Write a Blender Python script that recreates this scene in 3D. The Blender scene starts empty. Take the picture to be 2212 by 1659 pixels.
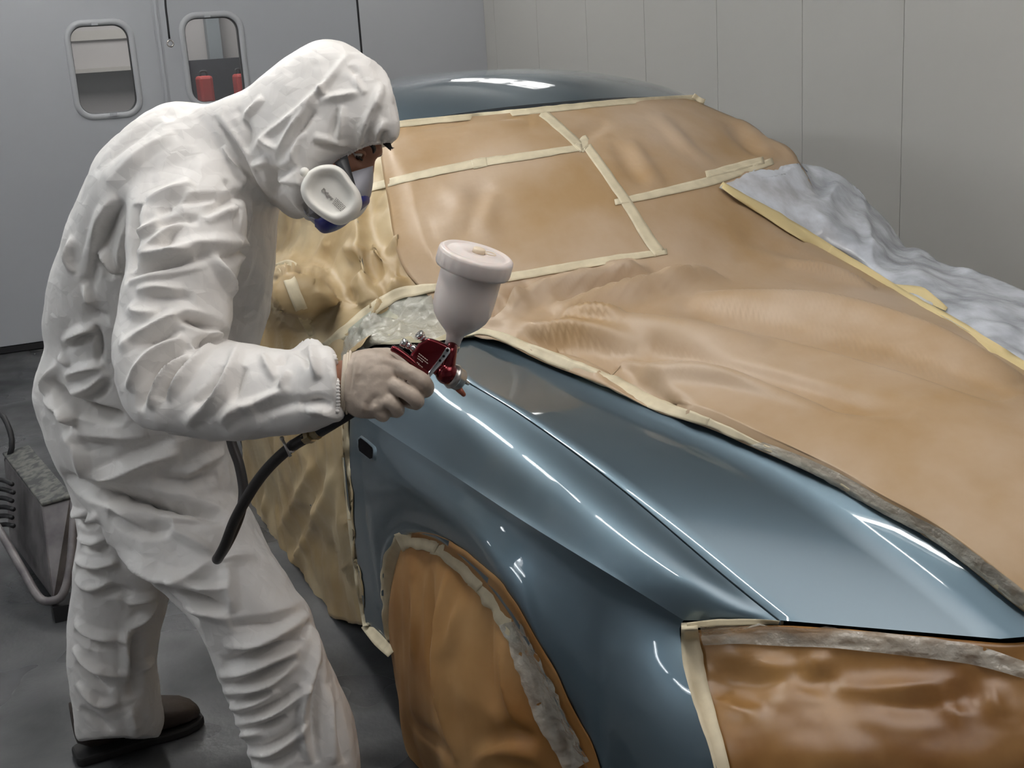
import bpy, bmesh, math, random
import numpy as np
from mathutils import Vector, Matrix, noise
from mathutils.bvhtree import BVHTree
rng = np.random.RandomState(7)
random.seed(7)
S = bpy.context.scene
COL = S.collection
# ------------------------------------------------------------------ camera
CAM = np.array([2.22375, -1.61245, 1.61113])
YAW, PITCH, ROLL, FOC = 1.17542, 0.27253, -0.0635, 2704.28
_f = np.array([-math.sin(YAW)*math.cos(PITCH), math.cos(YAW)*math.cos(PITCH), -math.sin(PITCH)])
_r = np.array([math.cos(YAW), math.sin(YAW), 0.0]); _u = np.cross(_r, _f)
RT = math.cos(ROLL)*_r + math.sin(ROLL)*_u
UP = -math.sin(ROLL)*_r + math.cos(ROLL)*_u
FW = _f
cd = bpy.data.cameras.new('camera'); cam = bpy.data.objects.new('camera', cd); COL.objects.link(cam)
M = Matrix.Identity(4)
for i in range(3):
    M[i][0], M[i][1], M[i][2], M[i][3] = RT[i], UP[i], -FW[i], CAM[i]
cam.matrix_world = M
cd.sensor_width = 36.0; cd.sensor_fit = 'HORIZONTAL'; cd.lens = FOC*36.0/2212.0
cd.clip_start = 0.05; cd.clip_end = 60
S.camera = cam
# ------------------------------------------------------------------ world, exposure
w = bpy.data.worlds.new('world'); S.world = w; w.use_nodes = True
w.node_tree.nodes['Background'].inputs[0].default_value = (0.6, 0.66, 0.75, 1)
w.node_tree.nodes['Background'].inputs[1].default_value = 0.25
S.view_settings.view_transform = 'Standard'; S.view_settings.look = 'None'
S.view_settings.gamma = 1.0; S.view_settings.exposure = EXPO = 0.40
S.view_settings.use_curve_mapping = False
S.cycles.max_bounces = 8
# room extents
XW, YW, YR, XF, ZC = -5.4635, 1.565, -3.6, 4.2, 2.95
# booth lamps: (x, y, z, length, tilt, strength)
ROWS = [  # y, z, facing (0,y,z), strength, x positions
    (-1.20, 2.90, (0,0,-1), 33.0, (-4.3,-2.75,-1.2,.35)),
    (-3.20, 2.45, (0,.85,-.53), 16.0, (-2.5,-1.1,.3)),
    (1.20, 2.66, (0,-.8,-.6), 10.0, (-5.02,-4.40,-3.78))]
LAMP_LEN = (1.25, 1.25, .54)
PANEL = (1.6, -.10, 2.91, 3.4, 2.2, 3.4)                         # x, y, z, length, width, strength of the light added over the bonnet

# ------------------------------------------------------------------ helpers
def ray(u, v): return FW + RT*((u-1106)/FOC) - UP*((v-829.5)/FOC)
def UD(u, v, d): return CAM + d*ray(u, v)
def UX(u, v, X): r = ray(u, v); return CAM + (X-CAM[0])/r[0]*r
def UY(u, v, Y): r = ray(u, v); return CAM + (Y-CAM[1])/r[1]*r
def UZ(u, v, Z): r = ray(u, v); return CAM + (Z-CAM[2])/r[2]*r
def proj(P):
    d = np.asarray(P)-CAM; z = d@FW
    return 1106+FOC*(d@RT)/z, 829.5-FOC*(d@UP)/z, z
def nrm(v): v = np.asarray(v, float); return v/max(1e-9, np.linalg.norm(v))
def cat(pts, n):
    """Catmull-Rom resample by arc length to n points."""
    P = np.asarray(pts, float)
    if len(P) == 2: t = np.linspace(0,1,n)[:,None]; return P[0]*(1-t)+P[1]*t
    Q = np.vstack([2*P[0]-P[1], P, 2*P[-1]-P[-2]]); out = []
    for i in range(1, len(Q)-2):
        p0,p1,p2,p3 = Q[i-1],Q[i],Q[i+1],Q[i+2]
        for t in np.linspace(0,1,14,endpoint=False):
            out.append(.5*((2*p1)+(-p0+p2)*t+(2*p0-5*p1+4*p2-p3)*t*t+(-p0+3*p1-3*p2+p3)*t**3))
    out.append(P[-1]); out = np.array(out)
    s = np.r_[0, np.cumsum(np.linalg.norm(np.diff(out,axis=0),axis=1))]
    t = np.linspace(0, s[-1], n)
    return np.stack([np.interp(t, s, out[:,k]) for k in range(out.shape[1])], 1)
def lin(pts, n):
    P = np.asarray(pts, float); s = np.r_[0, np.cumsum(np.linalg.norm(np.diff(P,axis=0),axis=1))]
    t = np.linspace(0, s[-1], n)
    return np.stack([np.interp(t, s, P[:,k]) for k in range(P.shape[1])], 1)
def coons(top, bot, left, right):
    """top/bot: (nu,k); left/right: (nv,k) from top to bottom -> (nv,nu,k)"""
    nu, nv = len(top), len(left)
    u = np.linspace(0,1,nu)[None,:,None]; v = np.linspace(0,1,nv)[:,None,None]
    L = left[:,None,:]*(1-u)+right[:,None,:]*u
    T = top[None]*(1-v)+bot[None]*v
    B = (top[0]*(1-u)+top[-1]*u)*(1-v)+(bot[0]*(1-u)+bot[-1]*u)*v
    return L+T-B
def finish(o, parent=None, mat=None, smooth=True):
    COL.objects.link(o)
    if mat is not None: o.data.materials.append(mat)
    if smooth and hasattr(o.data, 'polygons'):
        o.data.polygons.foreach_set('use_smooth', [True]*len(o.data.polygons))
    if parent is not None:
        o.parent = parent
        o.matrix_parent_inverse = parent.matrix_basis.inverted()
    return o
def mesh(name, V, F, mat=None, parent=None, smooth=True):
    me = bpy.data.meshes.new(name)
    me.from_pydata([tuple(map(float,v)) for v in V], [], [tuple(int(i) for i in f) for f in F]); me.update()
    return finish(bpy.data.objects.new(name, me), parent, mat, smooth)
def gfaces(nv, nu, closed=False):
    F = []
    for j in range(nv-1):
        for i in range(nu-(0 if closed else 1)):
            i2 = (i+1) % nu
            F.append((j*nu+i, j*nu+i2, (j+1)*nu+i2, (j+1)*nu+i))
    return F
def flip_to(P, F, target):
    """orient the faces so that most of them look at the target point"""
    P = np.asarray(P); A = np.array([f[:4] if len(f)>3 else f+(f[-1],) for f in F])
    n = np.cross(P[A[:,2]]-P[A[:,0]], P[A[:,3]]-P[A[:,1]]); c = P[A].mean(1)
    if ((n*(target-c)).sum(1)).sum() < 0: return [tuple(reversed(f)) for f in F]
    return F
def gnormals(G):
    du = np.gradient(G, axis=1); dv = np.gradient(G, axis=0); n = np.cross(du, dv)
    n /= np.maximum(1e-9, np.linalg.norm(n,axis=2,keepdims=True))
    if ((CAM-G)*n).sum() < 0: n = -n
    return n
def grid(name, G, mat=None, parent=None, smooth=True, target=None):
    nv, nu = G.shape[:2]; P = G.reshape(-1,3)
    F = flip_to(P, gfaces(nv,nu), CAM if target is None else np.array(target))
    return mesh(name, P, F, mat, parent, smooth)
def solid(o, t, off=-1):
    m = o.modifiers.new('thickness','SOLIDIFY'); m.thickness = t; m.offset = off; return o
def bevel(o, wd, seg=2):
    m = o.modifiers.new('bevel','BEVEL'); m.width = wd; m.segments = seg; m.limit_method = 'ANGLE'; m.angle_limit = 0.6; return o
class MB:
    """collects pieces, then builds them as one mesh"""
    def __init__(s): s.V = []; s.F = []
    def add(s, V, F):
        b = len(s.V); s.V += [tuple(map(float,v)) for v in V]; s.F += [tuple(i+b for i in f) for f in F]; return s
    def box(s, lo, hi):
        x0,y0,z0 = lo; x1,y1,z1 = hi
        V = [(x0,y0,z0),(x1,y0,z0),(x1,y1,z0),(x0,y1,z0),(x0,y0,z1),(x1,y0,z1),(x1,y1,z1),(x0,y1,z1)]
        return s.add(V, [(3,2,1,0),(4,5,6,7),(0,1,5,4),(1,2,6,5),(2,3,7,6),(3,0,4,7)])
    def tube(s, path, r, n=12, caps=True, flat=1.0, side=None):
        P = np.asarray(path, float); r = np.broadcast_to(np.asarray(r,float), (len(P),))
        T = np.gradient(P, axis=0); T /= np.linalg.norm(T,axis=1,keepdims=True)+1e-12
        a = np.array(side if side is not None else (RT if abs(T[0]@RT) < .8 else UP), float)
        V = []
        for i in range(len(P)):
            a = a - (a@T[i])*T[i]; a /= np.linalg.norm(a)+1e-12; b = np.cross(T[i], a)
            for k in range(n):
                t = 2*math.pi*k/n; V.append(P[i]+r[i]*(math.cos(t)*a*flat+math.sin(t)*b))
        F = gfaces(len(P), n, True)
        if caps: F += [tuple(range(n-1,-1,-1)), tuple(range((len(P)-1)*n, len(P)*n))]
        return s.add(V, F)
    def lathe(s, prof, org, axis, n=32, cap=True):
        ax = nrm(axis); a = nrm(np.cross(ax, FW if abs(ax@FW) < .9 else UP)); b = np.cross(ax, a)
        V = [np.asarray(org)+h*ax+r*(math.cos(2*math.pi*k/n)*a+math.sin(2*math.pi*k/n)*b) for h,r in prof for k in range(n)]
        F = gfaces(len(prof), n, True)
        if cap: F += [tuple(range(n-1,-1,-1)), tuple(range((len(prof)-1)*n, len(prof)*n))]
        return s.add(V, F)
    def ball(s, c, r, n=20, sc=(1,1,1), axes=None):
        A = np.eye(3) if axes is None else np.array(axes); V = []; m = n//2+1
        for j in range(m):
            th = math.pi*j/(m-1)
            for k in range(n):
                p = np.array([math.sin(th)*math.cos(2*math.pi*k/n)*sc[0], math.sin(th)*math.sin(2*math.pi*k/n)*sc[1], math.cos(th)*sc[2]])*r
                V.append(np.asarray(c)+p@A)
        return s.add(V, gfaces(m, n, True))
    def build(s, name, mat=None, parent=None, smooth=True):
        return mesh(name, s.V, s.F, mat, parent, smooth)
def poly_plate(name, px, d, half, mat, parent, bev=.003):
    """an outline given at depth d, thickened by +-half along the view axis of the part"""
    P = [UD(u,v,d) for u,v in px]; n = len(P); c = nrm(np.mean(P,0)-CAM)
    V = [p-c*half for p in P]+[p+c*half for p in P]
    F = [tuple(range(n)), tuple(range(2*n-1,n-1,-1))]+[(i, i+n, (i+1)%n+n, (i+1)%n) for i in range(n)]
    o = mesh(name, V, F, mat, parent, False)
    bm = bmesh.new(); bm.from_mesh(o.data); bmesh.ops.recalc_face_normals(bm, faces=bm.faces); bm.to_mesh(o.data); bm.free()
    o.data.polygons.foreach_set('use_smooth',[True]*len(o.data.polygons))
    bevel(o, bev, 3); return o
def tag(o, label=None, cat_=None, group=None, kind=None):
    if label: o['label'] = label
    if cat_: o['category'] = cat_
    if group: o['group'] = group
    if kind: o['kind'] = kind
    return o
def empty(name, loc, label, cat_, group=None):
    o = bpy.data.objects.new(name, None); COL.objects.link(o); o.location = tuple(map(float,loc)); o.empty_display_size = .1
    return tag(o, label, cat_, group)
# lattice noise on arrays
def vnoise(P, sc, seed):
    Q = np.asarray(P,float)*np.asarray(sc,float)+np.array([17.3,5.1,9.7])*(seed+1)
    I = np.floor(Q).astype(np.int64); f = Q-I; f = f*f*(3-2*f)
    def h(a): 
        x = (a[...,0]*73856093) ^ (a[...,1]*19349663) ^ (a[...,2]*83492791) ^ (seed*2654435761)
        x = (x ^ (x >> 13))*1274126177 & 0x7fffffff; x = x ^ (x >> 16)
        return (x % 100003)/100003.0
    r = 0
    for dx in (0,1):
        for dy in (0,1):
            for dz in (0,1):
                wgt = (f[...,0] if dx else 1-f[...,0])*(f[...,1] if dy else 1-f[...,1])*(f[...,2] if dz else 1-f[...,2])
                r = r + wgt*h(I+np.array([dx,dy,dz]))
    return r
def ridge(P, sc, seed): return 1-np.abs(2*vnoise(P,sc,seed)-1)
def facets(P, sc, seed, slope=1.0, sharp=None):
    """crumpled relief: the upper envelope of small four-sided pyramids, so planes meet in crisp edges"""
    Q = np.asarray(P,float)*np.asarray(sc,float)+seed*3.7; I = np.floor(Q).astype(np.int64); best = np.full(len(Q), -9.0)
    def h(a,s):
        x = (a[:,0]*73856093) ^ (a[:,1]*19349663) ^ (a[:,2]*83492791) ^ ((seed*7+s)*2654435761)
        x = (x ^ (x >> 13))*1274126177 & 0x7fffffff; x = x ^ (x >> 16); return (x % 100003)/100003.0
    for dx in (-1,0,1):
        for dy in (-1,0,1):
            for dz in (-1,0,1):
                c = I+np.array([dx,dy,dz]); d = Q-c-np.stack([h(c,1),h(c,2),h(c,3)],1)
                t = h(c,4)*6.283; f = h(c,5)*3.1416; ct,st,cf,sf = np.cos(t),np.sin(t),np.cos(f),np.sin(f)
                x = d[:,0]*ct+d[:,1]*st; y = -d[:,0]*st+d[:,1]*ct; z = d[:,2]; x2 = x*cf+z*sf; z2 = -x*sf+z*cf
                v = h(c,6)*.5-slope*(np.abs(x2)*(.45+.5*h(c,7))+np.abs(y)*(.7+.8*h(c,8))+np.abs(z2)*(.6+.6*h(c,9)))
                best = np.maximum(best, v)
    return best
def visible(V, cell=7, tol=.05):
    u, v, z = proj(V); k = (np.floor(u/cell).astype(int)+1000)*100000+(np.floor(v/cell).astype(int)+1000)
    o = np.argsort(k); ks = k[o]; st = np.r_[0, np.flatnonzero(np.diff(ks))+1]
    mn = np.minimum.reduceat(z[o], st); zm = np.empty(len(z)); zm[o] = np.repeat(mn, np.diff(np.r_[st,len(ks)]))
    return z < zm+tol
def folds(V, N, strokes, gain=1.0, soft=False, wide=1.0):
    """raise and sink crisp fold lines; each stroke is turned into a 3D line lying on the surface first"""
    vis = visible(V); idx = np.flatnonzero(vis); u, v, z = proj(V[idx]); D = np.zeros(len(V))
    for (ox,oy,s), amp, wpx, pts in strokes:
        L = cat([(ox+x/s, oy+y/s) for x,y in pts], max(5, 3*len(pts)))
        P3 = []; N3 = []
        for a,b in L:
            k = idx[np.argmin((u-a)**2+(v-b)**2)]; P3.append(V[k]); N3.append(N[k])
        P3 = np.array(P3); N3 = np.array(N3)
        for _ in range(4): P3[1:-1] = (P3[:-2]+P3[2:]+2*P3[1:-1])/4; N3[1:-1] = (N3[:-2]+N3[2:]+2*N3[1:-1])/4
        wd = wide*wpx/FOC*np.mean((P3-CAM)@FW)
        cand = np.flatnonzero(np.all((V > P3.min(0)-2.6*wd) & (V < P3.max(0)+2.6*wd), axis=1))
        if not len(cand): continue
        X = V[cand]; best = np.full(len(cand), 9.0); tt = np.zeros(len(cand)); nn = np.zeros((len(cand),3))
        for i in range(len(P3)-1):
            e = P3[i+1]-P3[i]; q = np.clip(((X-P3[i])@e)/max(1e-9,e@e), 0, 1)
            dd = np.linalg.norm(X-P3[i]-q[:,None]*e, axis=1); m = dd < best
            best[m] = dd[m]; tt[m] = (i+q[m])/(len(P3)-1); nn[m] = N3[i]
        fade = np.sin(math.pi*np.clip(tt,0,1))**.65
        h = np.clip(1-best/(2.3*wd), 0, 1)**1.35 if not soft else np.cos(np.clip(best/(2.3*wd),0,1)*math.pi/2)**2
        ok = (nn*N[cand]).sum(1) > 0.05
        D[cand] += amp*gain*h*fade*ok
    return D
def vertex_arrays(me):
    n = len(me.vertices); V = np.empty(n*3); me.vertices.foreach_get('co', V)
    N = np.empty(n*3); me.vertices.foreach_get('normal', N); return V.reshape(-1,3), N.reshape(-1,3)
def rings_mesh(rings, n=28, power=2.3, sub=6):
    """rings: (uA,vA,uB,vB,depth,half_thickness[,depth shift of B]) -> closed tube following them"""
    K = []
    for q in rings:
        a = UD(q[0],q[1],q[4]); b = UD(q[2],q[3],q[4]+(q[6] if len(q) > 6 else 0)); K.append(np.r_[a,b,q[5]])
    K = cat(np.array(K), (len(K)-1)*sub+1); V = []
    for k in K:
        a, b, t = k[:3], k[3:6], k[6]; c = (a+b)/2; h = (b-a)/2; view = nrm(c-CAM); hh = nrm(h)
        e = nrm(view-(view@hh)*hh)
        for i in range(n):
            th = 2*math.pi*i/n; ct, st = math.cos(th), math.sin(th)
            V.append(c+h*np.sign(ct)*abs(ct)**(2/power)+e*t*np.sign(st)*abs(st)**(2/power))
    F = gfaces(len(K), n, True)+[tuple(range(n-1,-1,-1)), tuple(range((len(K)-1)*n, len(K)*n))]
    return V, F
def fuse(mb, voxel, smooth=4):
    """one continuous skin over overlapping pieces"""
    me = bpy.data.meshes.new('tmp'); me.from_pydata(mb.V, [], mb.F); me.update()
    bm = bmesh.new(); bm.from_mesh(me); bmesh.ops.recalc_face_normals(bm, faces=bm.faces); bm.to_mesh(me); bm.free()
    o = bpy.data.objects.new('tmp', me); COL.objects.link(o)
    m = o.modifiers.new('r','REMESH'); m.mode = 'VOXEL'; m.voxel_size = voxel
    if smooth: q = o.modifiers.new('s','SMOOTH'); q.factor = .5; q.iterations = smooth
    dg = bpy.context.evaluated_depsgraph_get(); e = o.evaluated_get(dg)
    out = bpy.data.meshes.new_from_object(e); bpy.data.objects.remove(o); bpy.data.meshes.remove(me)
    return out

# ------------------------------------------------------------------ materials
def mat(name, col, rough=.5, metal=0, **k):
    m = bpy.data.materials.new(name); m.use_nodes = True; b = m.node_tree.nodes['Principled BSDF']
    b.inputs['Base Color'].default_value = (*col,1); b.inputs['Roughness'].default_value = rough; b.inputs['Metallic'].default_value = metal
    for a,v in k.items(): b.inputs[a.replace('_',' ')].default_value = v
    return m
def nd(m, t, **k):
    n = m.node_tree.nodes.new(t)
    for a,v in k.items(): setattr(n, a, v)
    return n
def lk(m, a, b): m.node_tree.links.new(a, b)
def coords(m, scale=(1,1,1)):
    t = nd(m,'ShaderNodeTexCoord'); p = nd(m,'ShaderNodeMapping'); p.inputs['Scale'].default_value = scale
    lk(m, t.outputs['Object'], p.inputs['Vector']); return p.outputs['Vector']
def mottle(m, c1, c2, scale, detail=5, lo=.35, hi=.65, vec=None):
    n = nd(m,'ShaderNodeTexNoise'); n.inputs['Scale'].default_value = scale; n.inputs['Detail'].default_value = detail
    lk(m, vec if vec is not None else coords(m), n.inputs['Vector'])
    r = nd(m,'ShaderNodeValToRGB'); r.color_ramp.elements[0].position = lo; r.color_ramp.elements[1].position = hi
    r.color_ramp.elements[0].color = (*c1,1); r.color_ramp.elements[1].color = (*c2,1)
    lk(m, n.outputs['Fac'], r.inputs['Fac']); lk(m, r.outputs['Color'], m.node_tree.nodes['Principled BSDF'].inputs['Base Color'])
    return n
def bump(m, kind, scale, dist, strength=1.0, vec=None, detail=3, metric=None, feature=None):
    if kind == 'noise':
        n = nd(m,'ShaderNodeTexNoise'); n.inputs['Detail'].default_value = detail; out = n.outputs['Fac']
    else:
        n = nd(m,'ShaderNodeTexVoronoi')
        if feature: n.feature = feature
        if metric: n.distance = metric
        out = n.outputs['Distance']
    n.inputs['Scale'].default_value = scale
    lk(m, vec if vec is not None else coords(m), n.inputs['Vector'])
    b = nd(m,'ShaderNodeBump'); b.inputs['Distance'].default_value = dist; b.inputs['Strength'].default_value = strength
    lk(m, out, b.inputs['Height'])
    pr = m.node_tree.nodes['Principled BSDF']
    if pr.inputs['Normal'].links:
        lk(m, pr.inputs['Normal'].links[0].from_socket, b.inputs['Normal'])
    lk(m, b.outputs['Normal'], pr.inputs['Normal'])
    return b
def see_through(m, amount, scale=None, lo=.3, hi=.7, a2=None):
    """mixes the surface with plain transparency"""
    nt = m.node_tree; out = nt.nodes['Material Output']; pr = nt.nodes['Principled BSDF']
    t = nd(m,'ShaderNodeBsdfTransparent'); x = nd(m,'ShaderNodeMixShader'); x.inputs[0].default_value = amount
    if scale:
        n = nd(m,'ShaderNodeTexNoise'); n.inputs['Scale'].default_value = scale; n.inputs['Detail'].default_value = 6
        lk(m, coords(m), n.inputs['Vector']); r = nd(m,'ShaderNodeMapRange')
        r.inputs[1].default_value = lo; r.inputs[2].default_value = hi; r.inputs[3].default_value = amount; r.inputs[4].default_value = a2
        lk(m, n.outputs['Fac'], r.inputs[0]); lk(m, r.outputs[0], x.inputs[0])
    lk(m, t.outputs[0], x.inputs[1]); lk(m, pr.outputs[0], x.inputs[2]); lk(m, x.outputs[0], out.inputs['Surface'])
    return m

m_wall = mat('white_wall_panel', (.44,.45,.47), .45)
bump(m_wall,'noise',60,.0006,.4)
m_wall_back = mat('bounce_tinted_wall_panel', (.51,.50,.47), .45)  # warm bounce from the brown paper is put into this base colour
m_ceil = mat('white_ceiling', (.60,.60,.60), .6)
m_floor = mat('stained_concrete', (.1,.1,.1), .5)
mottle(m_floor, (.032,.034,.037), (.098,.10,.103), 2.2, 7, .36, .62)
bump(m_floor,'noise',40,.002,.5)
def rough_mottle(m, scale, lo, hi):
    n = nd(m,'ShaderNodeTexNoise'); n.inputs['Scale'].default_value = scale; lk(m, coords(m), n.inputs['Vector'])
    r = nd(m,'ShaderNodeMapRange'); r.inputs[1].default_value = .4; r.inputs[2].default_value = .6; r.inputs[3].default_value = lo; r.inputs[4].default_value = hi
    lk(m, n.outputs['Fac'], r.inputs[0]); lk(m, r.outputs[0], m.node_tree.nodes['Principled BSDF'].inputs['Roughness'])
rough_mottle(m_floor, 2.6, .25, .7)
m_door = mat('painted_door', (.41,.425,.45), .4)
m_rubber = mat('black_rubber', (.012,.012,.014), .55)
m_gasket = mat('window_gasket', (.44,.455,.475), .4)
m_glass = see_through(mat('window_glass', (.7,.75,.75), .04), .12)
m_paint = mat('blue_metallic_paint', (.135,.195,.238), .46, .88, Coat_Weight=1.0, Coat_Roughness=.035)
m_dark = mat('dark_underside', (.006,.006,.007), .9, 0, Specular_IOR_Level=.05)
m_winglass = mat('dark_glass', (.02,.025,.03), .1)
m_paper = mat('brown_masking_paper', (.47,.29,.125), .44, 0, Specular_IOR_Level=.55)
mottle(m_paper, (.39,.255,.125), (.495,.375,.26), 3.5, 5, .35, .65)
bump(m_paper,'noise',14,.004,.5)
m_paper_d = mat('beige_masking_paper', (.45,.34,.17), .42, 0, Specular_IOR_Level=.5)
mottle(m_paper_d, (.38,.265,.125), (.52,.415,.25), 4, 5, .35, .65)
m_paper_c = mat('greenish_paper', (.40,.39,.29), .5)
mottle(m_paper_c, (.33,.35,.29), (.47,.42,.28), 5, 3, .4, .6)
m_paper_o = mat('wheel_masking_paper', (.42,.205,.055), .58, 0, Specular_IOR_Level=.4)
mottle(m_paper_o, (.30,.135,.032), (.46,.27,.11), 3.5, 4, .35, .65)
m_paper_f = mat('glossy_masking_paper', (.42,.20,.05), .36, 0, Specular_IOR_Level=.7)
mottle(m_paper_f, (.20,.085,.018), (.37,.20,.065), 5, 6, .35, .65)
m_tape = mat('masking_tape', (.66,.58,.39), .55)
mottle(m_tape, (.60,.53,.37), (.70,.62,.44), 30, 4)
m_tape_y = mat('yellow_masking_tape', (.68,.56,.29), .55)
m_film = see_through(mat('clear_film', (.66,.65,.58), .10, Specular_IOR_Level=.9), .55)
bump(m_film,'noise',22,.02,.9,detail=4)
m_plastic = see_through(mat('milky_plastic_sheet', (.74,.79,.87), .18, Specular_IOR_Level=.9), .60, 12, .38, .62, .90)
bump(m_plastic,'noise',38,.004,.35,detail=4)
m_suit = mat('white_coverall_fabric', (.80,.775,.745), .5)
bump(m_suit,'voronoi',24,.008,.5,metric='CHEBYCHEV',feature='F1')
bump(m_suit,'noise',11,.010,.45,detail=2)
m_skin = mat('tanned_skin', (.36,.17,.105), .5)
m_hair = mat('black_hair', (.012,.009,.008), .5)
m_eye = mat('eye_white', (.6,.57,.53), .2)
m_iris = mat('dark_iris', (.03,.018,.01), .15)
m_glove = mat('dusty_latex_glove', (.52,.42,.33), .5)
mottle(m_glove, (.36,.29,.23), (.60,.50,.41), 22, 6, .3, .6)
bump(m_glove,'noise',60,.002,.5)
m_cuff = mat('rolled_glove_cuff', (.66,.57,.45), .45)
m_mgrey = mat('grey_mask_rubber', (.10,.10,.11), .5)
m_mgrey2 = mat('pale_grey_mask_rubber', (.25,.25,.28), .5)
m_mblue = mat('blue_mask_plastic', (.008,.012,.16), .4)
m_filter = mat('white_filter_plastic', (.84,.82,.76), .42)
m_print = mat('grey_print', (.33,.31,.29), .6)
m_boot = mat('dark_leather', (.035,.024,.018), .55); bump(m_boot,'noise',60,.003,.5)
m_sole = mat('black_boot_sole', (.012,.011,.011), .7)
m_cup = mat('white_cup_plastic', (.80,.72,.68), .32, Subsurface_Weight=.25)
m_cup.node_tree.nodes['Principled BSDF'].inputs['Subsurface Radius'].default_value = (.03,.02,.015)
m_cap = mat('cream_vent_cap', (.80,.67,.50), .4)
m_red = mat('red_anodised_metal', (.15,.006,.012), .22, .85, Coat_Weight=.6, Coat_Roughness=.08)
m_chrome = mat('chrome', (.82,.83,.84), .08, 1)
m_steel = mat('brushed_steel', (.58,.55,.52), .28, 1)
m_brass = mat('brass_fitting', (.45,.36,.22), .35, 1)
m_hose = mat('black_hose_rubber', (.022,.018,.017), .45)
m_tip = mat('copper_nozzle_tip', (.42,.14,.09), .4, .5)
m_marks = mat('pale_gun_markings', (.5,.38,.34), .5)
m_box = mat('grey_scuffed_metal', (.16,.145,.15), .5, .2)
mottle(m_box, (.10,.09,.095), (.20,.185,.185), 12, 5)
m_boxtop = mat('paint_spattered_top', (.2,.2,.18), .6)
mottle(m_boxtop, (.05,.053,.053), (.14,.14,.125), 38, 6, .42, .6)
m_lamp = mat('lamp_housing', (.8,.8,.8), .5)
m_tubes = []
for _row in ROWS:
    _m = mat('lit_lamp_tube', (1,1,1), .5); m_tubes.append(_m)
    _p = _m.node_tree.nodes['Principled BSDF']; _p.inputs['Emission Color'].default_value = (.93,.97,1,1) if _row[0] < -3 else (1,.985,.95,1); _p.inputs['Emission Strength'].default_value = _row[3]
# ------------------------------------------------------------------ the room
def struct(name, o): o['kind'] = 'structure'; return o
b = MB(); b.box((XW-2.6,YR,-.1),(XF,YW+.0,0)); struct('floor', b.build('floor', m_floor, smooth=False))
b = MB(); b.box((XW-.12,YR,ZC),(XF,YW+.1,ZC+.1)); struct('ceiling', b.build('ceiling', m_ceil, smooth=False))
# back wall of upright panels with fine joints
b = MB(); b.box((XW,YW+.004,0),(XF,YW+.1,ZC))
seams = [UY(x,90,YW)[0] for x in (1393,1549,1733,1952)]
sp = (seams[-1]-seams[0])/3
xs = [seams[0]-sp*k for k in range(6,0,-1)]+seams+[seams[-1]+sp*k for k in range(1,9)]
xs = [XW]+[x for x in xs if XW+.1 < x < XF-.1]+[XF]
for a,c in zip(xs[:-1],xs[1:]): b.box((a+.0016,YW,0),(c-.0016,YW+.004,ZC))
struct('wall_back', b.build('wall_back', m_wall_back, smooth=False))
b = MB(); b.box((XW,YR-.1,0),(XF,YR,ZC)); struct('wall_right', b.build('wall_right', m_wall, smooth=False))
b = MB(); b.box((XF,YR,0),(XF+.1,YW,ZC)); struct('wall_front', b.build('wall_front', m_wall, smooth=False))

# door wall: a rounded opening for each window is cut from the leaf it sits in
DT = .05                                                         # leaf thickness
def rrect(cy, cz, hy, hz, r, shear=0, n=8):
    P = []
    for sy,sz,a0 in ((1,1,0),(-1,1,90),(-1,-1,180),(1,-1,270)):
        for k in range(n+1):
            a = math.radians(a0+90*k/n); P.append((cy+sy*(hy-r)+r*math.cos(a), cz+sz*(hz-r)+r*math.sin(a)))
    return P
WINS = [(-.800,1.555,.158,.243),(-.165,1.568,.155,.240)]
def leaf(name, y0, y1, z0, z1, win, label, mt):
    """door leaf as a frame of quads around its rounded window"""
    cy,cz,hy,hz = win; inner = rrect(cy,cz,hy,hz,.075); n = len(inner); outer = []
    for (y,z) in inner:
        d = np.array([y-cy, z-cz]); k = []
        if d[0] > 1e-6: k.append((y1-cy)/d[0])
        if d[0] < -1e-6: k.append((y0-cy)/d[0])
        if d[1] > 1e-6: k.append((z1-cz)/d[1])
        if d[1] < -1e-6: k.append((z0-cz)/d[1])
        outer.append((cy+d[0]*min(k), cz+d[1]*min(k)))
    V = []; F = []
    for X in (XW, XW-DT):
        V += [(X,y,z) for y,z in inner]+[(X,y,z) for y,z in outer]
        c = len(V); V += [(X,y1,z1),(X,y0,z1),(X,y0,z0),(X,y1,z0)]
    st = 2*n+4
    for s in (0,1):
        o_ = s*st
        for i in range(n):
            j = (i+1)%n; F.append((o_+i, o_+j, o_+n+j, o_+n+i))
        for ci,(y,z) in enumerate([(y1,z1),(y0,z1),(y0,z0),(y1,z0)]):
            for i in range(n):                                     # fill the leaf's own corners
                j = (i+1)%n; A = outer[i]; B = outer[j]
                if (abs(A[0]-y) < 1e-5 and abs(B[1]-z) < 1e-5) or (abs(A[1]-z) < 1e-5 and abs(B[0]-y) < 1e-5):
                    if abs(A[0]-B[0]) > 1e-6 and abs(A[1]-B[1]) > 1e-6: F.append((o_+n+i, o_+n+j, o_+2*n+ci))
    for i in range(n): j = (i+1)%n; F.append((i, st+i, st+j, j))
    o = mesh(name, V, F, mt, None, False); struct(name, o); return o
d1 = leaf('door_1', -1.75, -.492, .045, 2.6, WINS[0], '', m_door)
d2 = leaf('door_2', -.452, .728, .045, 2.6, WINS[1], '', m_door)
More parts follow.
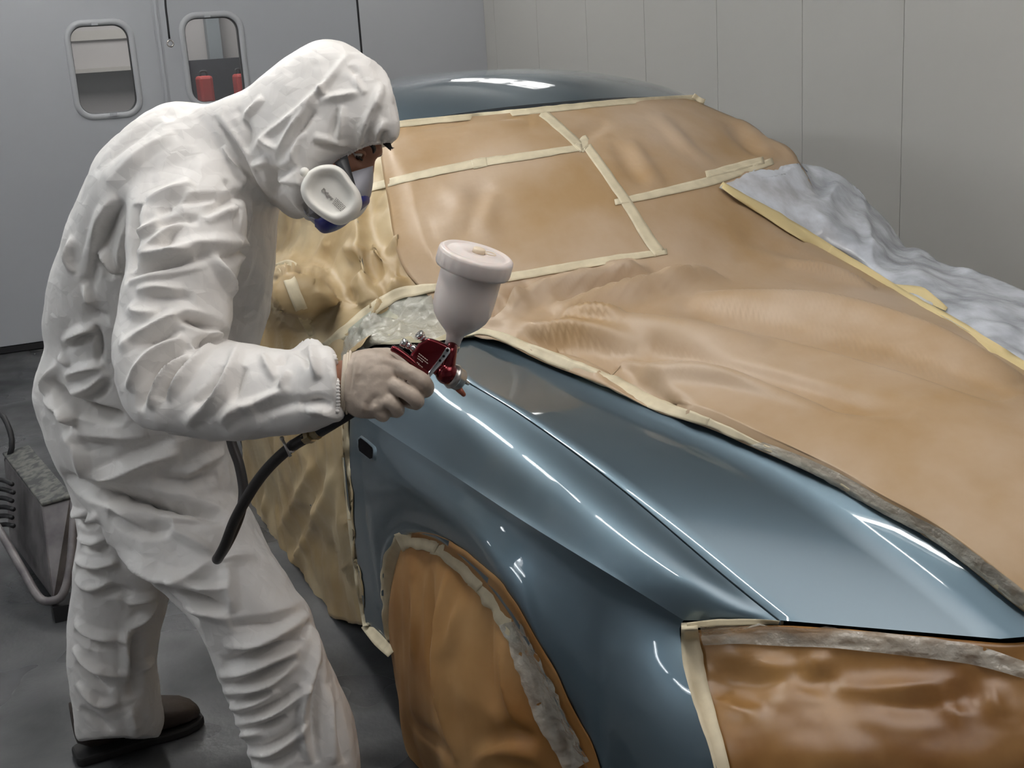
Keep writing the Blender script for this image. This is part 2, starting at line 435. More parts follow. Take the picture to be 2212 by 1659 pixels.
for k,(wn,dr) in enumerate(zip(WINS,(d1,d2))):
    cy,cz,hy,hz = wn
    o1 = np.array(rrect(cy,cz,hy+.034,hz+.034,.105)); o2 = np.array(rrect(cy,cz,hy,hz,.075)); n = len(o1); V = []
    for X,P in ((XW,o1),(XW+.007,o1*.92+o2*.08),(XW+.010,(o1+o2)/2),(XW+.008,o1*.1+o2*.9),(XW-.003,o2)): V += [(X,y,z) for y,z in P]
    fr = mesh('window_%d'%(k+1), V, flip_to(V, gfaces(5,n,True), CAM), m_gasket); struct('', fr)
    b = MB(); b.add([(XW-.012,y,z) for y,z in np.array(rrect(cy,cz,hy,hz,.075))], [tuple(range(n))])
    g = b.build('glass_pane', m_glass, fr, False)
    # dark seal seen on the hinge side, light joint clips top and bottom
    V = []
    for X,s in ((XW-.002,0),(XW-.045,0),(XW-.045,.004),(XW-.002,.0015)):
        P = np.array(rrect(cy,cz,hy-s,hz-s,.074)); V += [(X,y,z) for y,z in P]
    sel = mesh('rubber_seal', V, gfaces(4,n,True), m_rubber, fr)
    b = MB()
    b.box((XW+.008,cy-.035,cz+hz+.001),(XW+.018,cy+.0,cz+hz+.018)); b.box((XW+.008,cy-.005,cz-hz-.018),(XW+.018,cy+.035,cz-hz-.001))
    b.build('joint_clip', m_door, fr, False)
    if k == 1:
        b = MB(); P = [(XW+.013,cy-.05+.0,cz-hz-.02),(XW+.016,cy+.06,cz-hz-.02)]
b = MB()
b.box((XW-.05,YR,0),(XW,-1.757,ZC)); b.box((XW-.05,-1.757,2.607),(XW,YW,ZC)); b.box((XW-.05,.742,0),(XW,YW,2.607))
struct('wall_left', b.build('wall_left', m_wall, smooth=False))
b = MB(); b.box((XW-.045,-.4915,.02),(XW-.003,-.4525,2.6)); b.box((XW-.004,-.480,.045),(XW+.003,-.464,2.6))
struct('trim_1', b.build('trim_1', m_door, smooth=False))
b = MB(); b.box((XW-.06,.727,.0),(XW-.004,.743,2.607)); b.box((XW-.09,-1.757,.0),(XW-.052,.728,.045)); b.box((XW-.02,-1.75,.005),(XW+.004,.728,.040))  # black strips put in as the shade of the gaps beside and under the doors
struct('door_gap_shade', b.build('door_gap_shade', m_rubber, smooth=False))
# pull cord in front of the doors, ending in a ring
px = XW+.22
P = [UX(u,v,px) for u,v in ((350,-260),(354,-120),(357,0),(361,40),(366,84))]
pc = empty('pull_cord', P[-1], 'dark pull cord with a small ring, hanging in front of the grey doors', 'cord')
MB().tube(cat(P,24), .006, 8).build('cord', m_rubber, pc)
c = UX(368,94,px); A = [c+.017*(math.cos(t)*np.array([0,1,0])+math.sin(t)*np.array([0,0,1])) for t in np.linspace(0,2*math.pi,25)]
MB().tube(A, .0045, 8, False).build('ring', m_steel, pc)
MB().box((px-.02,P[0][1]-.02,P[0][2]),(px+.02,P[0][1]+.02,ZC)).build('ceiling_mount', m_steel, pc, False)

# the workshop beyond the door windows
X2 = XW-2.4
m_shop = mat('workshop_wall', (.36,.34,.33), .7); m_shopd = mat('dark_car_body', (.03,.028,.035), .4)
m_redp = mat('red_plastic', (.35,.04,.035), .5); m_post = mat('grey_post', (.20,.22,.23), .5); m_shelf = mat('pale_shelf_board', (.36,.34,.31), .6)
b = MB(); b.box((X2-.1,YR,0),(X2,YW,ZC)); struct('wall_far', b.build('wall_far', m_shop, smooth=False))
b = MB(); b.box((X2-.1,YR-.1,0),(XW-.05,YR,ZC)); b.box((X2-.1,YW,0),(XW-.05,YW+.1,ZC)); struct('wall_side', b.build('wall_side', m_shop, smooth=False))
b = MB(); b.box((X2-.1,YR,ZC),(XW-.05,YW,ZC+.1)); struct('ceiling_workshop', b.build('ceiling_workshop', m_ceil, smooth=False))
def far(u,v,X): return UX(u,v,X)
b = MB(); a = far(455,30,X2+.10); b.box((X2+.03,a[1]-.05,0),(X2+.13,a[1]+.05,ZC)); tag(b.build('steel_post', m_post, smooth=False),'grey steel post seen through the right door window','post')
def ellipsoid(name, c, sc, mt, label, cat_, parent=None):
    o = MB().ball(c, 1, 24, sc).build(name, mt, parent)
    if label: tag(o, label, cat_)
    return o
c = far(230,250,X2+1.0)
t = empty('parked_car', (c[0],c[1],0), 'dark car behind the left door window', 'car')
c[2] = .55; V = []
prof = [(-.85,.25),(-.86,.6),(-.80,.85),(-.60,.95),(-.42,1.28),(-.2,1.38),(.3,1.38),(.5,1.22),(.66,1.0),(.85,.85),(.86,.3)]
for X in (X2+.35, X2+.6, X2+1.5, X2+1.75):
    k = .9 if X in (X2+.35, X2+1.75) else 1.0
    V += [(X, c[1]-.62+y*k, z*(.97 if k < 1 else 1)) for y,z in prof]
n = len(prof); MB().add(V, gfaces(4,n)+[tuple(range(n)),tuple(range(4*n-1,3*n-1,-1))]).build('body_shell', m_shopd, t)
for yy in (-.72,.2):
    MB().lathe([(0,.2),(.0,.31),(.18,.31),(.18,.2)], (X2+1.62,c[1]-.62+yy*.8,.315), (1,0,0), 28).build('wheel', m_rubber, t)
bz = far(455,222,X2+.8)[2]; y0, y1 = far(392,200,X2+.6)[1], far(585,200,X2+.6)[1]
o = empty('workbench', (X2+.6,(y0+y1)/2,0), 'dark workbench with a tall back cabinet behind the right door window', 'workbench')
b = MB(); b.box((X2+.16,y0,bz-.04),(X2+1.05,y1,bz)); b.build('bench_top', m_shopd, o, False)
b = MB(); b.box((X2+.17,y0+.02,.0),(X2+1.0,y1-.02,bz-.04)); b.build('base_cabinet', m_shopd, o, False)
b = MB(); b.box((X2+.17,y0+.0,bz),(X2+.45,y1,far(455,128,X2+.45)[2])); b.build('back_cabinet', m_shopd, o, False)
for (u0,v0,u1,v1,mt,nm,lb,ct,X) in ((425,165,462,222,m_redp,'jerrycan','red can beneath the middle of the right door window','can',X2+.8),
                                  (505,160,530,212,m_redp,'toolbox','red box at the right edge of the right door window','box',X2+.78)):
    p, q = far(u0,v0,X), far(u1,v1,X); o = empty(nm, ((X),(p[1]+q[1])/2,bz), lb, ct)
    bevel(MB().box((X-.09,p[1],bz+.001),(X+.09,q[1],p[2])).build('body', mt, o, False), .02)
    hz = p[2]; MB().tube(cat([(X,p[1]*.75+q[1]*.25,hz),(X,p[1]*.7+q[1]*.3,hz+.03),(X,p[1]*.3+q[1]*.7,hz+.03),(X,p[1]*.25+q[1]*.75,hz)],14), .008, 8).build('handle', m_rubber, o)
p, q = far(150,120,X2+.15), far(300,150,X2+.15)
b = MB(); b.box((X2,p[1]-.1,q[2]),(X2+.18,q[1]+.1,q[2]+.03)); b.box((X2,p[1]-.1,p[2]+.1),(X2+.02,q[1]+.1,p[2]+.17)); tag(b.build('wall_shelf', m_shelf, smooth=False), 'pale shelf board on the far wall behind the left door window', 'shelf')
ld = bpy.data.lights.new('workshop_light','AREA'); ld.energy = 30; ld.size = 1.2; lo = bpy.data.objects.new('workshop_light', ld); COL.objects.link(lo); lo.location = (X2+1.2,-.3,ZC-.1)

# booth lamps in three rows along the booth
for k,(y,z,fc_,st_,xs_) in enumerate(ROWS):
    nm_ = ('middle of the ceiling','right wall','back wall')[k]
    for x in xs_:
        o = empty('booth_lamp', (x,y,z), 'long white booth lamp high along the '+nm_, 'lamp', 'booth lamps along the '+nm_)
        L = LAMP_LEN[k]; n_ = nrm(fc_); t_ = np.cross(n_, np.array([1.0,0,0])); c = np.array([x,y,z]); V = []
        for s1 in (-1,1):
            for (a,d) in ((-.11,0),(-.11,-.045),(.11,-.045),(.11,0),(.08,-.03),(-.08,-.03)): V.append(c+np.array([s1*L/2,0,0])+t_*a+n_*d)
        F = [(i,(i+1)%6,6+(i+1)%6,6+i) for i in range(6)]+[(0,1,5),(1,2,4,5),(2,3,4),(11,7,6),(11,10,8,7),(10,9,8)]
        MB().add(V,F).build('housing', m_lamp, o, False)
        MB().tube([c+np.array([-L/2+.03,0,0])-n_*.004, c+np.array([L/2-.03,0,0])-n_*.004], .032, 14).build('tube', m_tubes[k], o)
        MB().box(c+np.array([-.02,-.02,.04]), np.array([x+.02,y+.02,ZC])).build('bracket', m_lamp, o, False)
x,y,z,L,Wd,st_ = PANEL
o = empty('added_panel_light', (x,y,z), 'broad unseen light added above the front of the car', 'lamp')  # added to brighten the reflection on the front of the bonnet
m_pan = mat('added_panel_glow', (1,1,1), .5); _p = m_pan.node_tree.nodes['Principled BSDF']; _p.inputs['Emission Color'].default_value = (1,.95,.92,1); _p.inputs['Emission Strength'].default_value = st_
_c = coords(m_pan, (2/L,2/Wd,0)); _g = nd(m_pan,'ShaderNodeTexGradient', gradient_type='SPHERICAL')   # glow fades outwards so its reflection in the bonnet has soft edges
_o = nd(m_pan,'ShaderNodeVectorMath', operation='SUBTRACT'); _c.node.inputs['Location'].default_value = (-x*2/L,-y*2/Wd,0); lk(m_pan,_c,_g.inputs['Vector'])
_k = nd(m_pan,'ShaderNodeMath', operation='MULTIPLY'); _k.inputs[1].default_value = st_; lk(m_pan,_g.outputs['Fac'],_k.inputs[0]); lk(m_pan,_k.outputs[0],_p.inputs['Emission Strength'])
m_pan.node_tree.nodes.remove(_o)
b = MB(); b.box((x-L/2,y-Wd/2,z),(x+L/2,y+Wd/2,z+.02)); b.build('diffuser', m_pan, o, False)
b = MB()
for a_,c_ in (((x-L/2-.04,y-Wd/2-.04),(x+L/2+.04,y-Wd/2)),((x-L/2-.04,y+Wd/2),(x+L/2+.04,y+Wd/2+.04)),((x-L/2-.04,y-Wd/2),(x-L/2,y+Wd/2)),((x+L/2,y-Wd/2),(x+L/2+.04,y+Wd/2))): b.box((*a_,z-.01),(*c_,ZC))
b.build('frame', m_lamp, o, False)
# ------------------------------------------------------------------ the car
car = empty('car', (-1.0,0,0), 'blue car masked with brown paper and tape, its freshly painted front wing towards the painter', 'car')
BV = []; BF = []                                                 # everything the masking lies on
def body(name, G, mt, target=None, keep=True):
    if keep:
        b0 = len(BV); BV.extend(map(tuple, G.reshape(-1,3))); BF.extend([tuple(i+b0 for i in f) for f in gfaces(*G.shape[:2])])
    return grid(name, G, mt, car, True, target)
def mir(G): H = G.copy(); H[...,1] *= -1; return H
gap = [(-.62,-.715,.945),(-.45,-.71,.925)]+[tuple(UY(u,v,y)) for u,v,y in [(1000,820,-.70),(1060,852,-.695),(1120,890,-.685),(1220,960,-.67),(1320,1035,-.645),(1400,1100,-.625),(1480,1170,-.60),(1560,1240,-.575),(1620,1290,-.56),(1660,1320,-.55),(1686,1340,-.54)]]
def even(P, n, it=25):
    P = cat(P, n)
    for _ in range(it): P[1:-1] = (P[:-2]+P[2:]+2*P[1:-1])/4
    return P
gapc = even(gap, 60)
zt = lambda X: np.interp(X, [-.7,-.25,.2,.51,.7,.88,1.0], [.950,.905,.860,.803,.748,.678,.62])
def on(u, v, fz):
    r = ray(u,v); lo, hi = .8, 6.0
    for _ in range(60):
        m = (lo+hi)/2; p = CAM+m*r
        if p[2] > fz(p[0]): lo = m
        else: hi = m
    return CAM+lo*r
crease = [(-.60,-.60,.950)]+[tuple(on(u,v,zt)) for u,v in [(1054,754),(1120,783),(1200,826),(1337,896),(1500,958),(1650,1022),(1774,1100),(1900,1178),(2005,1251),(2080,1310),(2131,1351),(2160,1380)]]
crc = even(crease, 60)
s = np.linspace(0,1,60)
cx = -.47+1.50*s; cen = np.stack([cx, 0*s, np.interp(cx,[-.5,-.2,.2,.5,.75,.9,1.03],[.975,.965,.94,.905,.85,.79,.71])],1)
rows = []
crown = np.clip(.012+.02*s, 0, .03)
for t in np.linspace(0,1,9):                                     # gap to crease: slightly hollow
    g = gapc*(1-t)+crc*t; rows.append(g)
for t in np.linspace(0,1,18)[1:]:                                # crease to centre line: crowned
    g = crc*(1-t)+cen*t; k = 1-(1-t)**2; g[:,2] = crc[:,2]*(1-k)+cen[:,2]*k; g[:,0] = crc[:,0]*(1-k)+cen[:,0]*k
    rows.append(g)
R_ = np.array(rows); H_ = np.concatenate([R_, mir(R_)[::-1][1:]],0)
# lips turned down along the shut lines
lip = lambda g, dy: np.stack([g[:,0], g[:,1]+dy, g[:,2]-.03],1)
e1 = R_[1]*.03+R_[0]*.97
H_ = np.concatenate([lip(gapc,.002)[None], (gapc-np.array([0,0,.0015]))[None], e1[None], H_[1:-1], mir(e1)[None], mir(gapc-np.array([0,0,.0015]))[None], mir(lip(gapc,.002))[None]],0)
hood = body('hood', H_, m_paint, (0,0,4))
# roof, windscreen, side glass
def roofz(X,Y):
    z = 1.50-.088*np.where(X>-1.7, ((X+1.7)/.57)**2, .55*((X+1.7)/.9)**2)-.072*(np.abs(Y)/.52)**2.2
    return z-np.where(np.abs(Y)>.52, 1.6*(np.abs(Y)-.52)**1.3, 0)
G = np.zeros((41,36,3))
for j,t in enumerate(np.linspace(-1.17,1.17,41)):
    X = np.linspace(-2.75, -1.13-.12*min(abs(t),1.1)**2, 36); Y = .52*t
    G[j,:,0] = X; G[j,:,1] = Y*(1+.06*np.sin(np.clip((-1.2-X)/1.5,0,1)*math.pi)); G[j,:,2] = roofz(X, np.full(36,Y))
roof = body('roof', G, m_paint, (-1.7,0,4)); roofG = G
G = np.zeros((41,30,3)); n_ = np.array([.55,0,.83])
for j,t in enumerate(np.linspace(-1.17,1.17,41)):
    a = np.array(roofG[j,-1]); tt = min(abs(t),1.17)
    c = np.array([-.42-.20*tt**2, .69*t, .985-.035*tt**2])
    for i,q in enumerate(np.linspace(0,1,30)):
        wv = .055*math.sin(math.pi*q)*(1 if abs(t) <= 1 else 1-2*(abs(t)-1))
        dn = max(0,abs(t)-1)
        G[j,i] = a*(1-q)+c*q+n_*wv+np.array([-.35*dn,0,-.55*dn])*math.sin(math.pi*q)
body('windshield', G, m_winglass, (2,0,3)); wsG = G
# cowl strip under the windscreen
G = np.zeros((31,4,3))
for j,t in enumerate(np.linspace(-1,1,31)):
    a = np.array([-.40-.20*t*t,.70*t,.965-.03*t*t]); G[j] = [a+np.array([-.06,0,.035]), a, a+np.array([-.03,0,-.03]), a+np.array([-.12,0,-.04])]
body('cowl', G, m_dark, (2,0,3))
G = np.zeros((12,12,3))
for j in range(12):
    for i in range(12):
        X = -.80+.36*i/11; Y = -.805+.25*j/11; G[j,i] = (X, Y, .934+.03*np.clip((-.62-X)/.15,0,1)-.03*np.clip((-.775-Y)/.03,0,1))
body('cowl_corner', G, m_dark, (0,-.5,3))
def side(sg):
    G = np.zeros((30,40,3)); pr = [(-.80,.19),(-.86,.33),(-.872,.55),(-.862,.74),(-.80,.925),(-.765,.965)]
    lo = cat([(0,*p) for p in pr], 16)[:,1:]
    for i,q in enumerate(np.linspace(0,1,40)):
        for j in range(16): G[j,i] = (-.655*(1-q)-2.75*q, lo[j,0]+.08*max(0,q-.6)**2*4, lo[j,1])
        a = G[15,i].copy(); c = np.array([-1.27*(1-q)-2.6*q, -.575, 1.335-.03*q]); a[0] = a[0]*(1-q)+(-2.75)*q if False else a[0]
        for j in range(16,30):
            t = (j-15)/14; G[j,i] = a*(1-t)+c*t+np.array([.03,-.03,.02])*math.sin(math.pi*t)
    return G if sg < 0 else mir(G)
SG = side(-1)
body('door', SG, m_paint, (-1.5,-5,1)); body('door', mir(SG), m_paint, (-1.5,5,1))
# front wing: upper face between shut line and belt crease, side face down to the wheel arch
belt = [UY(u,v,y) for u,v,y in [(757,880,-.85),(830,930,-.845),(1000,1040,-.83),(1100,1107,-.812),(1200,1170,-.785),(1350,1260,-.725),(1440,1315,-.68),(1477,1340,-.657)]]
rear = [(-.62,-.715,.945),(-.645,-.79,.89),(-.645,-.835,.83),tuple(belt[0])]
front = [UY(1688,1342,-.545),UY(1600,1338,-.60),UY(1510,1336,-.645),UY(1487,1338,-.654),belt[-1]]
nu, nv = 90, 26
gp2 = even([(g[0], g[1]-.0035, g[2]-.001) for g in gap], nu, 50); be2 = even(belt, nu, 80)
t = np.linspace(0,1,nv)[:,None,None]; q = np.linspace(0,1,nu)
chord = be2-gp2; tan_ = np.gradient(gp2,axis=0)+np.gradient(be2,axis=0)
for _ in range(8): tan_[1:-1] = (tan_[:-2]+tan_[2:]+2*tan_[1:-1])/4
out = np.cross(tan_, chord); out /= np.linalg.norm(out,axis=1,keepdims=True); out *= np.sign(out[:,2:3])
amt = .027*np.clip((1-q)*14,0,1)**.5*(1-.35*q)
U_ = gp2[None]*(1-t)+be2[None]*t+out[None]*(amt[None,:,None]*np.sin(math.pi*t**.85)**1.45)
arch = [UY(u,v,y) for u,v,y in [(843,1402,-.862),(838,1370,-.864),(829,1300,-.866),(828,1226,-.866),(836,1190,-.866),(850,1164,-.865),(866,1150,-.864),(884,1144,-.862),(918,1150,-.860),(959,1168,-.858),(1031,1229,-.853),(1094,1308,-.845),(1142,1385,-.832),(1181,1457,-.818),(1214,1532,-.80),(1240,1582,-.788),(1261,1623,-.778),(1290,1720,-.77),(1305,1790,-.765)]]
archc = cat(arch, 90)
sill = [UY(790,1345,-.868),UY(815,1376,-.866),UY(841,1404,-.865)]
low = np.vstack([cat(sill,8)[:-1], archc, lin([arch[-1],UY(1450,1850,-.75),UY(1590,1840,-.72)],12)[1:]])
left = cat([UY(u,v,y) for u,v,y in [(757,880,-.85),(755,960,-.862),(758,1060,-.868),(763,1130,-.87),(775,1240,-.87),(790,1345,-.868)]], 40)
right = cat([UY(u,v,y) for u,v,y in [(1477,1340,-.657),(1469,1352,-.66),(1469,1375,-.664),(1476,1420,-.675),(1490,1480,-.69),(1515,1560,-.705),(1548,1659,-.715),(1575,1760,-.72),(1590,1840,-.72)]], 40)
nl = len(low); top = lin(be2, nl)
# follow the boundary at an even pace on both sides
W_ = coons(top, low, left, right)
v_ = np.linspace(0,1,40)[:,None,None]; uu = np.linspace(0,1,nl)[None,:,None]
bulge = .030*np.sin(math.pi*v_)*np.sin(math.pi*np.clip(uu*1.02,0,1))**.5
flare = .005*np.exp(-((v_-1)/.05)**2)*np.clip((uu-.06)*20,0,1)*np.clip((.92-uu)*10,0,1)
W_ = W_+np.array([0,-1,.05])*(bulge*.32*np.clip((1-uu)*5,0,1)+flare)
# the arch lip: rolled inwards
lipr = []
for k,(dy,sc) in enumerate([(.003,.985),(.010,.972),(.022,.968),(.045,.968)]):
    e = W_[-1].copy(); cz = np.array([.03,0,.30]); d = e-cz; d[:,1] = 0
    e = e-d*(1-sc)*1.0; e[:,1] += dy; lipr.append(e)
W2 = np.concatenate([W_, np.array(lipr)],0)
wing = grid('front_wing', np.concatenate([U_, W2],0) if U_.shape[1] == W2.shape[1] else U_, m_paint, car, True, (0,-6,2)) if False else None
mbw = MB(); mbw.add(U_.reshape(-1,3), flip_to(U_.reshape(-1,3), gfaces(nv,nu), np.array([0,-6,3.]))); mbw.add(W2.reshape(-1,3), flip_to(W2.reshape(-1,3), gfaces(W2.shape[0],nl), np.array([0,-6,1.])))
wing = mbw.build('front_wing', m_paint, car)
for G in (U_, W2):
    b0 = len(BV); BV.extend(map(tuple, G.reshape(-1,3))); BF.extend([tuple(i+b0 for i in f) for f in gfaces(*G.shape[:2])])
lw = MB(); lw.add(mir(U_).reshape(-1,3), flip_to(mir(U_).reshape(-1,3), gfaces(nv,nu), np.array([0,6,3.]))); lw.add(mir(W2).reshape(-1,3), flip_to(mir(W2).reshape(-1,3), gfaces(W2.shape[0],nl), np.array([0,6,1.])))
lw.build('front_wing', m_paint, car)
# gutter below the shut line between wing and bonnet
MB().add(np.array([[g+np.array([0,-.02,-.02]), g+np.array([0,.03,-.02])] for g in gapc]).reshape(-1,3), gfaces(60,2)).build('shut_line_gutter', m_dark, car)
# indicator opening in the wing
c = UY(793,968,-.868); ix = nrm(UY(806,985,-.868)-UY(781,960,-.868)); iz = nrm(UY(783,985,-.868)-UY(779,950,-.868))
hp = [(779,950),(784,947),(797,957),(807,966),(809,972),(808,988),(803,990),(790,980),(781,973),(779,965)]
def on_side(u,v,off=0): return UY(u,v,-.8665-off)
# covered front: dark underbody, sill, wheel
MB().box((-2.7,-.80,.18),(.40,.80,.24)).build('underbody', m_dark, car, False)
wh = MB(); wh.lathe([(0,.17),(0,.29),(.02,.31),(.17,.31),(.19,.29),(.19,.17)], (.03,-.78,.31), (0,1,0), 40); wh.build('wheel', m_rubber, car)
wh = MB(); wh.lathe([(0,.17),(0,.29),(.02,.31),(.17,.31),(.19,.29),(.19,.17)], (.03,.60,.31), (0,1,0), 40); wh.build('wheel', m_rubber, car)
for yy in (-.78,.60):
    wh = MB(); wh.lathe([(0,.17),(0,.29),(.02,.31),(.17,.31),(.19,.29),(.19,.17)], (-2.45,yy,.31), (0,1,0), 40); wh.build('wheel', m_rubber, car)
# mirrors under the masking
for sg in (-1,1):
    m_ = MB().ball((-.82,(.90 if sg < 0 else .80)*sg,1.02),1,20,(.05,.07 if sg < 0 else .06,.06)); BF.extend([tuple(i+len(BV) for i in f) for f in m_.F]); BV.extend(m_.V)
BODY = BVHTree.FromPolygons([tuple(map(float,v)) for v in BV], BF)
def cast(u, v, tree=None):
    d = nrm(ray(u,v)); h = (tree or BODY).ray_cast(Vector(CAM), Vector(d))
    return None if h[0] is None else np.array(h[0])
# the opening itself: a rounded dark recess with a bright painted rim
P0 = [cast(u,v) for u,v in hp]; nn_ = np.array([0,-1,0.05])
c0 = np.mean(P0,0); V = [p+nn_*.004 for p in P0]+[c0+(p-c0)*1.20+nn_*.0055 for p in P0]+[c0+(p-c0)*1.36+nn_*-.002 for p in P0]
n = len(P0); rim = mesh('indicator_opening', V, flip_to(V, gfaces(3,n,True), CAM), m_paint, car)
V = [c0+(p-c0)*1.04+nn_*.0052 for p in P0]+[c0+(p-c0)*.9+nn_*.005 for p in P0]
mesh('opening_recess', V, [tuple(range(n,2*n))]+flip_to(V, gfaces(2,n,True), CAM), m_dark, rim, False)

# ------------------------------------------------------------------ masking paper, tape and film
def relax(G, it, keep=None):
    for _ in range(it):
        A = G.copy(); A[1:-1,1:-1] = (G[:-2,1:-1]+G[2:,1:-1]+G[1:-1,:-2]+G[1:-1,2:])/4
        A[0,1:-1] = (G[0,:-2]+G[0,2:])/2*.5+G[0,1:-1]*.5; A[-1,1:-1] = (G[-1,:-2]+G[-1,2:])/2*.5+G[-1,1:-1]*.5
        A[1:-1,0] = (G[:-2,0]+G[2:,0])/2*.5+G[1:-1,0]*.5; A[1:-1,-1] = (G[:-2,-1]+G[2:,-1])/2*.5+G[1:-1,-1]*.5
        G = A
    return G
def sheet(pg, off, it, fallback, tree=None, rl=3):
    """pg: (nv,nu,2) outline grid -> 3D sheet lying on the body at the given lift"""
    nv,nu = pg.shape[:2]; Dp = np.full((nv,nu), np.nan)
    for j in range(nv):
        for i in range(nu):
            h = cast(*pg[j,i], tree)
            if h is not None: Dp[j,i] = (h-CAM)@FW
    Fb = np.array([[(fallback(*pg[j,i])-CAM)@FW for i in range(nu)] for j in range(nv)])
    bad = np.isnan(Dp); Dp[bad] = Fb[bad]
    Dm = Dp.copy()                                                # nearest body depth round each point
    for a in (-2,-1,0,1,2):
        for b_ in (-2,-1,0,1,2): Dm = np.minimum(Dm, np.pad(Dp,2,mode='edge')[2+a:2+a+nv,2+b_:2+b_+nu])
    D3 = relax(Dm[...,None], it)[...,0]
    D3 = np.minimum(D3, Dm+.004)                                  # paper bridges hollows and never cuts in
    jj = np.minimum(np.arange(nv), np.arange(nv)[::-1])[:,None]; ii = np.minimum(np.arange(nu), np.arange(nu)[::-1])[None,:]
    D3 = relax(D3[...,None], rl)[...,0]-.003-(off-.003)*np.clip(np.minimum(jj,ii)/9.0, 0, 1)
    return np.array([[UD(pg[j,i,0],pg[j,i,1],D3[j,i]) for i in range(nu)] for j in range(nv)])
def clear_of(G, tree, gap_):
    """keeps a sheet outside what it lies on"""
    H = G.reshape(-1,3).copy()
    for k,p in enumerate(H):
        d = p-CAM; L = np.linalg.norm(d); h = tree.ray_cast(Vector(CAM), Vector(d/L))
        if h[0] is not None and h[3] < L+gap_ and h[3] > L-.25: H[k] = CAM+d/L*(h[3]-gap_)
    return H.reshape(G.shape)
def push(G, strokes, gain=1.0, noise=(), soft=False):
    N = gnormals(G); V = G.reshape(-1,3); n = N.reshape(-1,3); D = folds(V, n, strokes, gain, soft)
    for sc,amp,seed,kind in noise:
        D += amp*((ridge(V,sc,seed) if kind == 'r' else vnoise(V,sc,seed))-.5)
    return (V+n*D[:,None]).reshape(G.shape)
T7 = (1200,140,2.183); T8 = (540,140,2.183); T5 = (420,860,2.077); T6 = (1100,1100,1.989); FULL = (0,0,1)
top_ = cat([(818,290),(860,265),(1000,250),(1165,234),(1300,220),(1400,212),(1492,208)], 120)
right_ = cat([(1492,208),(1545,235),(1600,260),(1660,303),(1722,346),(1790,470),(1884,586),(2056,684),(2218,784),(2340,862)], 150)
bot_ = cat([(2340,1412),(2340,1250),(2340,1050),(2340,880)], 120)
left_ = cat([(818,290),(832,400),(848,500),(872,580),(925,640),(980,700),(1035,730),(1083,738),(1180,784),(1314,836),(1420,888),(1530,925),(1620,965),(1720,1010),(1800,1050),(1884,1100),(2005,1165),(2105,1236),(2206,1316),(2340,1412)], 150)
pgm = coons(top_, bot_, left_, right_)
G = sheet(pgm, .032, 60, lambda u,v: UY(u,v,.58), None, 24)
st = [ # long drapes over the bonnet
 (T7,.022,26,[(0,1180),(200,1120),(420,1075),(640,1020),(760,985)]), (T7,-.016,26,[(0,1120),(200,1075),(420,1035),(620,990)]),
 (T7,.016,30,[(0,1215),(300,1240),(640,1290),(1000,1330)]), (T7,-.02,34,[(560,1140),(900,1200),(1300,1290),(1700,1400),(2150,1560)]),
 (T7,.02,34,[(640,1100),(1000,1140),(1400,1210),(1800,1330),(2200,1490)]), (T7,-.014,26,[(60,1290),(400,1340),(800,1420),(1200,1530),(1700,1640)]),
 (T7,.012,22,[(300,1440),(640,1460),(1000,1500),(1300,1600)]), (T7,-.014,20,[(60,1300),(240,1370),(360,1450),(460,1560),(620,1640)]),
 (T7,-.012,20,[(860,800),(1100,880),(1330,960),(1540,1040)]), (T7,.010,18,[(1090,930),(1300,990),(1500,1060)]),(T7,.009,18,[(200,940),(420,1030),(640,1010)]),
 (T7,.012,16,[(0,1220),(130,1210),(330,1240)]), (T7,.014,20,[(860,250),(960,360),(1030,440)]),(T7,-.012,16,[(820,270),(900,380),(960,430)]),(T7,.010,16,[(1040,300),(1110,400),(1140,450)]),
 (T7,.012,18,[(340,360),(400,480),(480,580)]),(T7,-.010,18,[(300,370),(370,500),(420,580)]),(T7,.010,16,[(470,220),(560,330),(640,420),(760,470)]),(T7,-.01,16,[(240,260),(160,320),(60,350)]),
 (T8,-.016,22,[(740,300),(900,290),(1100,260),(1330,235)]), (T8,.014,20,[(720,350),(900,335),(1100,300),(1300,280)]),
 (T8,.012,20,[(860,790),(940,740),(1040,640),(900,560)]),(T8,-.010,20,[(1020,720),(1060,620),(1140,560)]),(T8,.009,18,[(1130,820),(1100,700),(1160,600)]),
 (T8,.02,18,[(1130,1230),(1250,1150),(1450,1080),(1700,1020),(1900,980)]),(T8,-.018,18,[(1120,1200),(1240,1100),(1330,1050)]),(T8,.012,14,[(1180,1060),(1220,1120),(1300,1170)]),(T8,-.016,16,[(1260,1270),(1500,1310),(1750,1370)]),(T8,.012,16,[(1280,1230),(1600,1280),(1900,1330)]),(T8,-.014,14,[(1660,1420),(1750,1470),(1850,1530),(1980,1590)]),
]
st = [(f_, a_*(.4 if f_[1]+q_[0][1]/f_[2] < 520 else 1), w_, q_) for f_,a_,w_,q_ in st]         # tauter over the glass
G = push(G, st, 2.7, [((5,5,5),.014,3,'n')], True); G = G+gnormals(G)*(facets(G.reshape(-1,3),(8,8,8),5)*.002).reshape(G.shape[:2])[...,None]
G = clear_of(G, BODY, 0.005)
PAPER = grid('masking_paper', G, m_paper, None)
tag(PAPER, 'brown masking paper draped over the windscreen and bonnet of the blue car', 'masking paper')
solid(PAPER, .0006, 1)
trees = {}
def tree_of(o):
    V,_ = vertex_arrays(o.data); return [tuple(v) for v in V], [tuple(p.vertices) for p in o.data.polygons]
ALLV = list(map(tuple,BV)); ALLF = list(BF)
def add_tree(o):
    V,F = tree_of(o); b0 = len(ALLV); ALLV.extend(V); ALLF.extend([tuple(i+b0 for i in f) for f in F])
add_tree(PAPER)

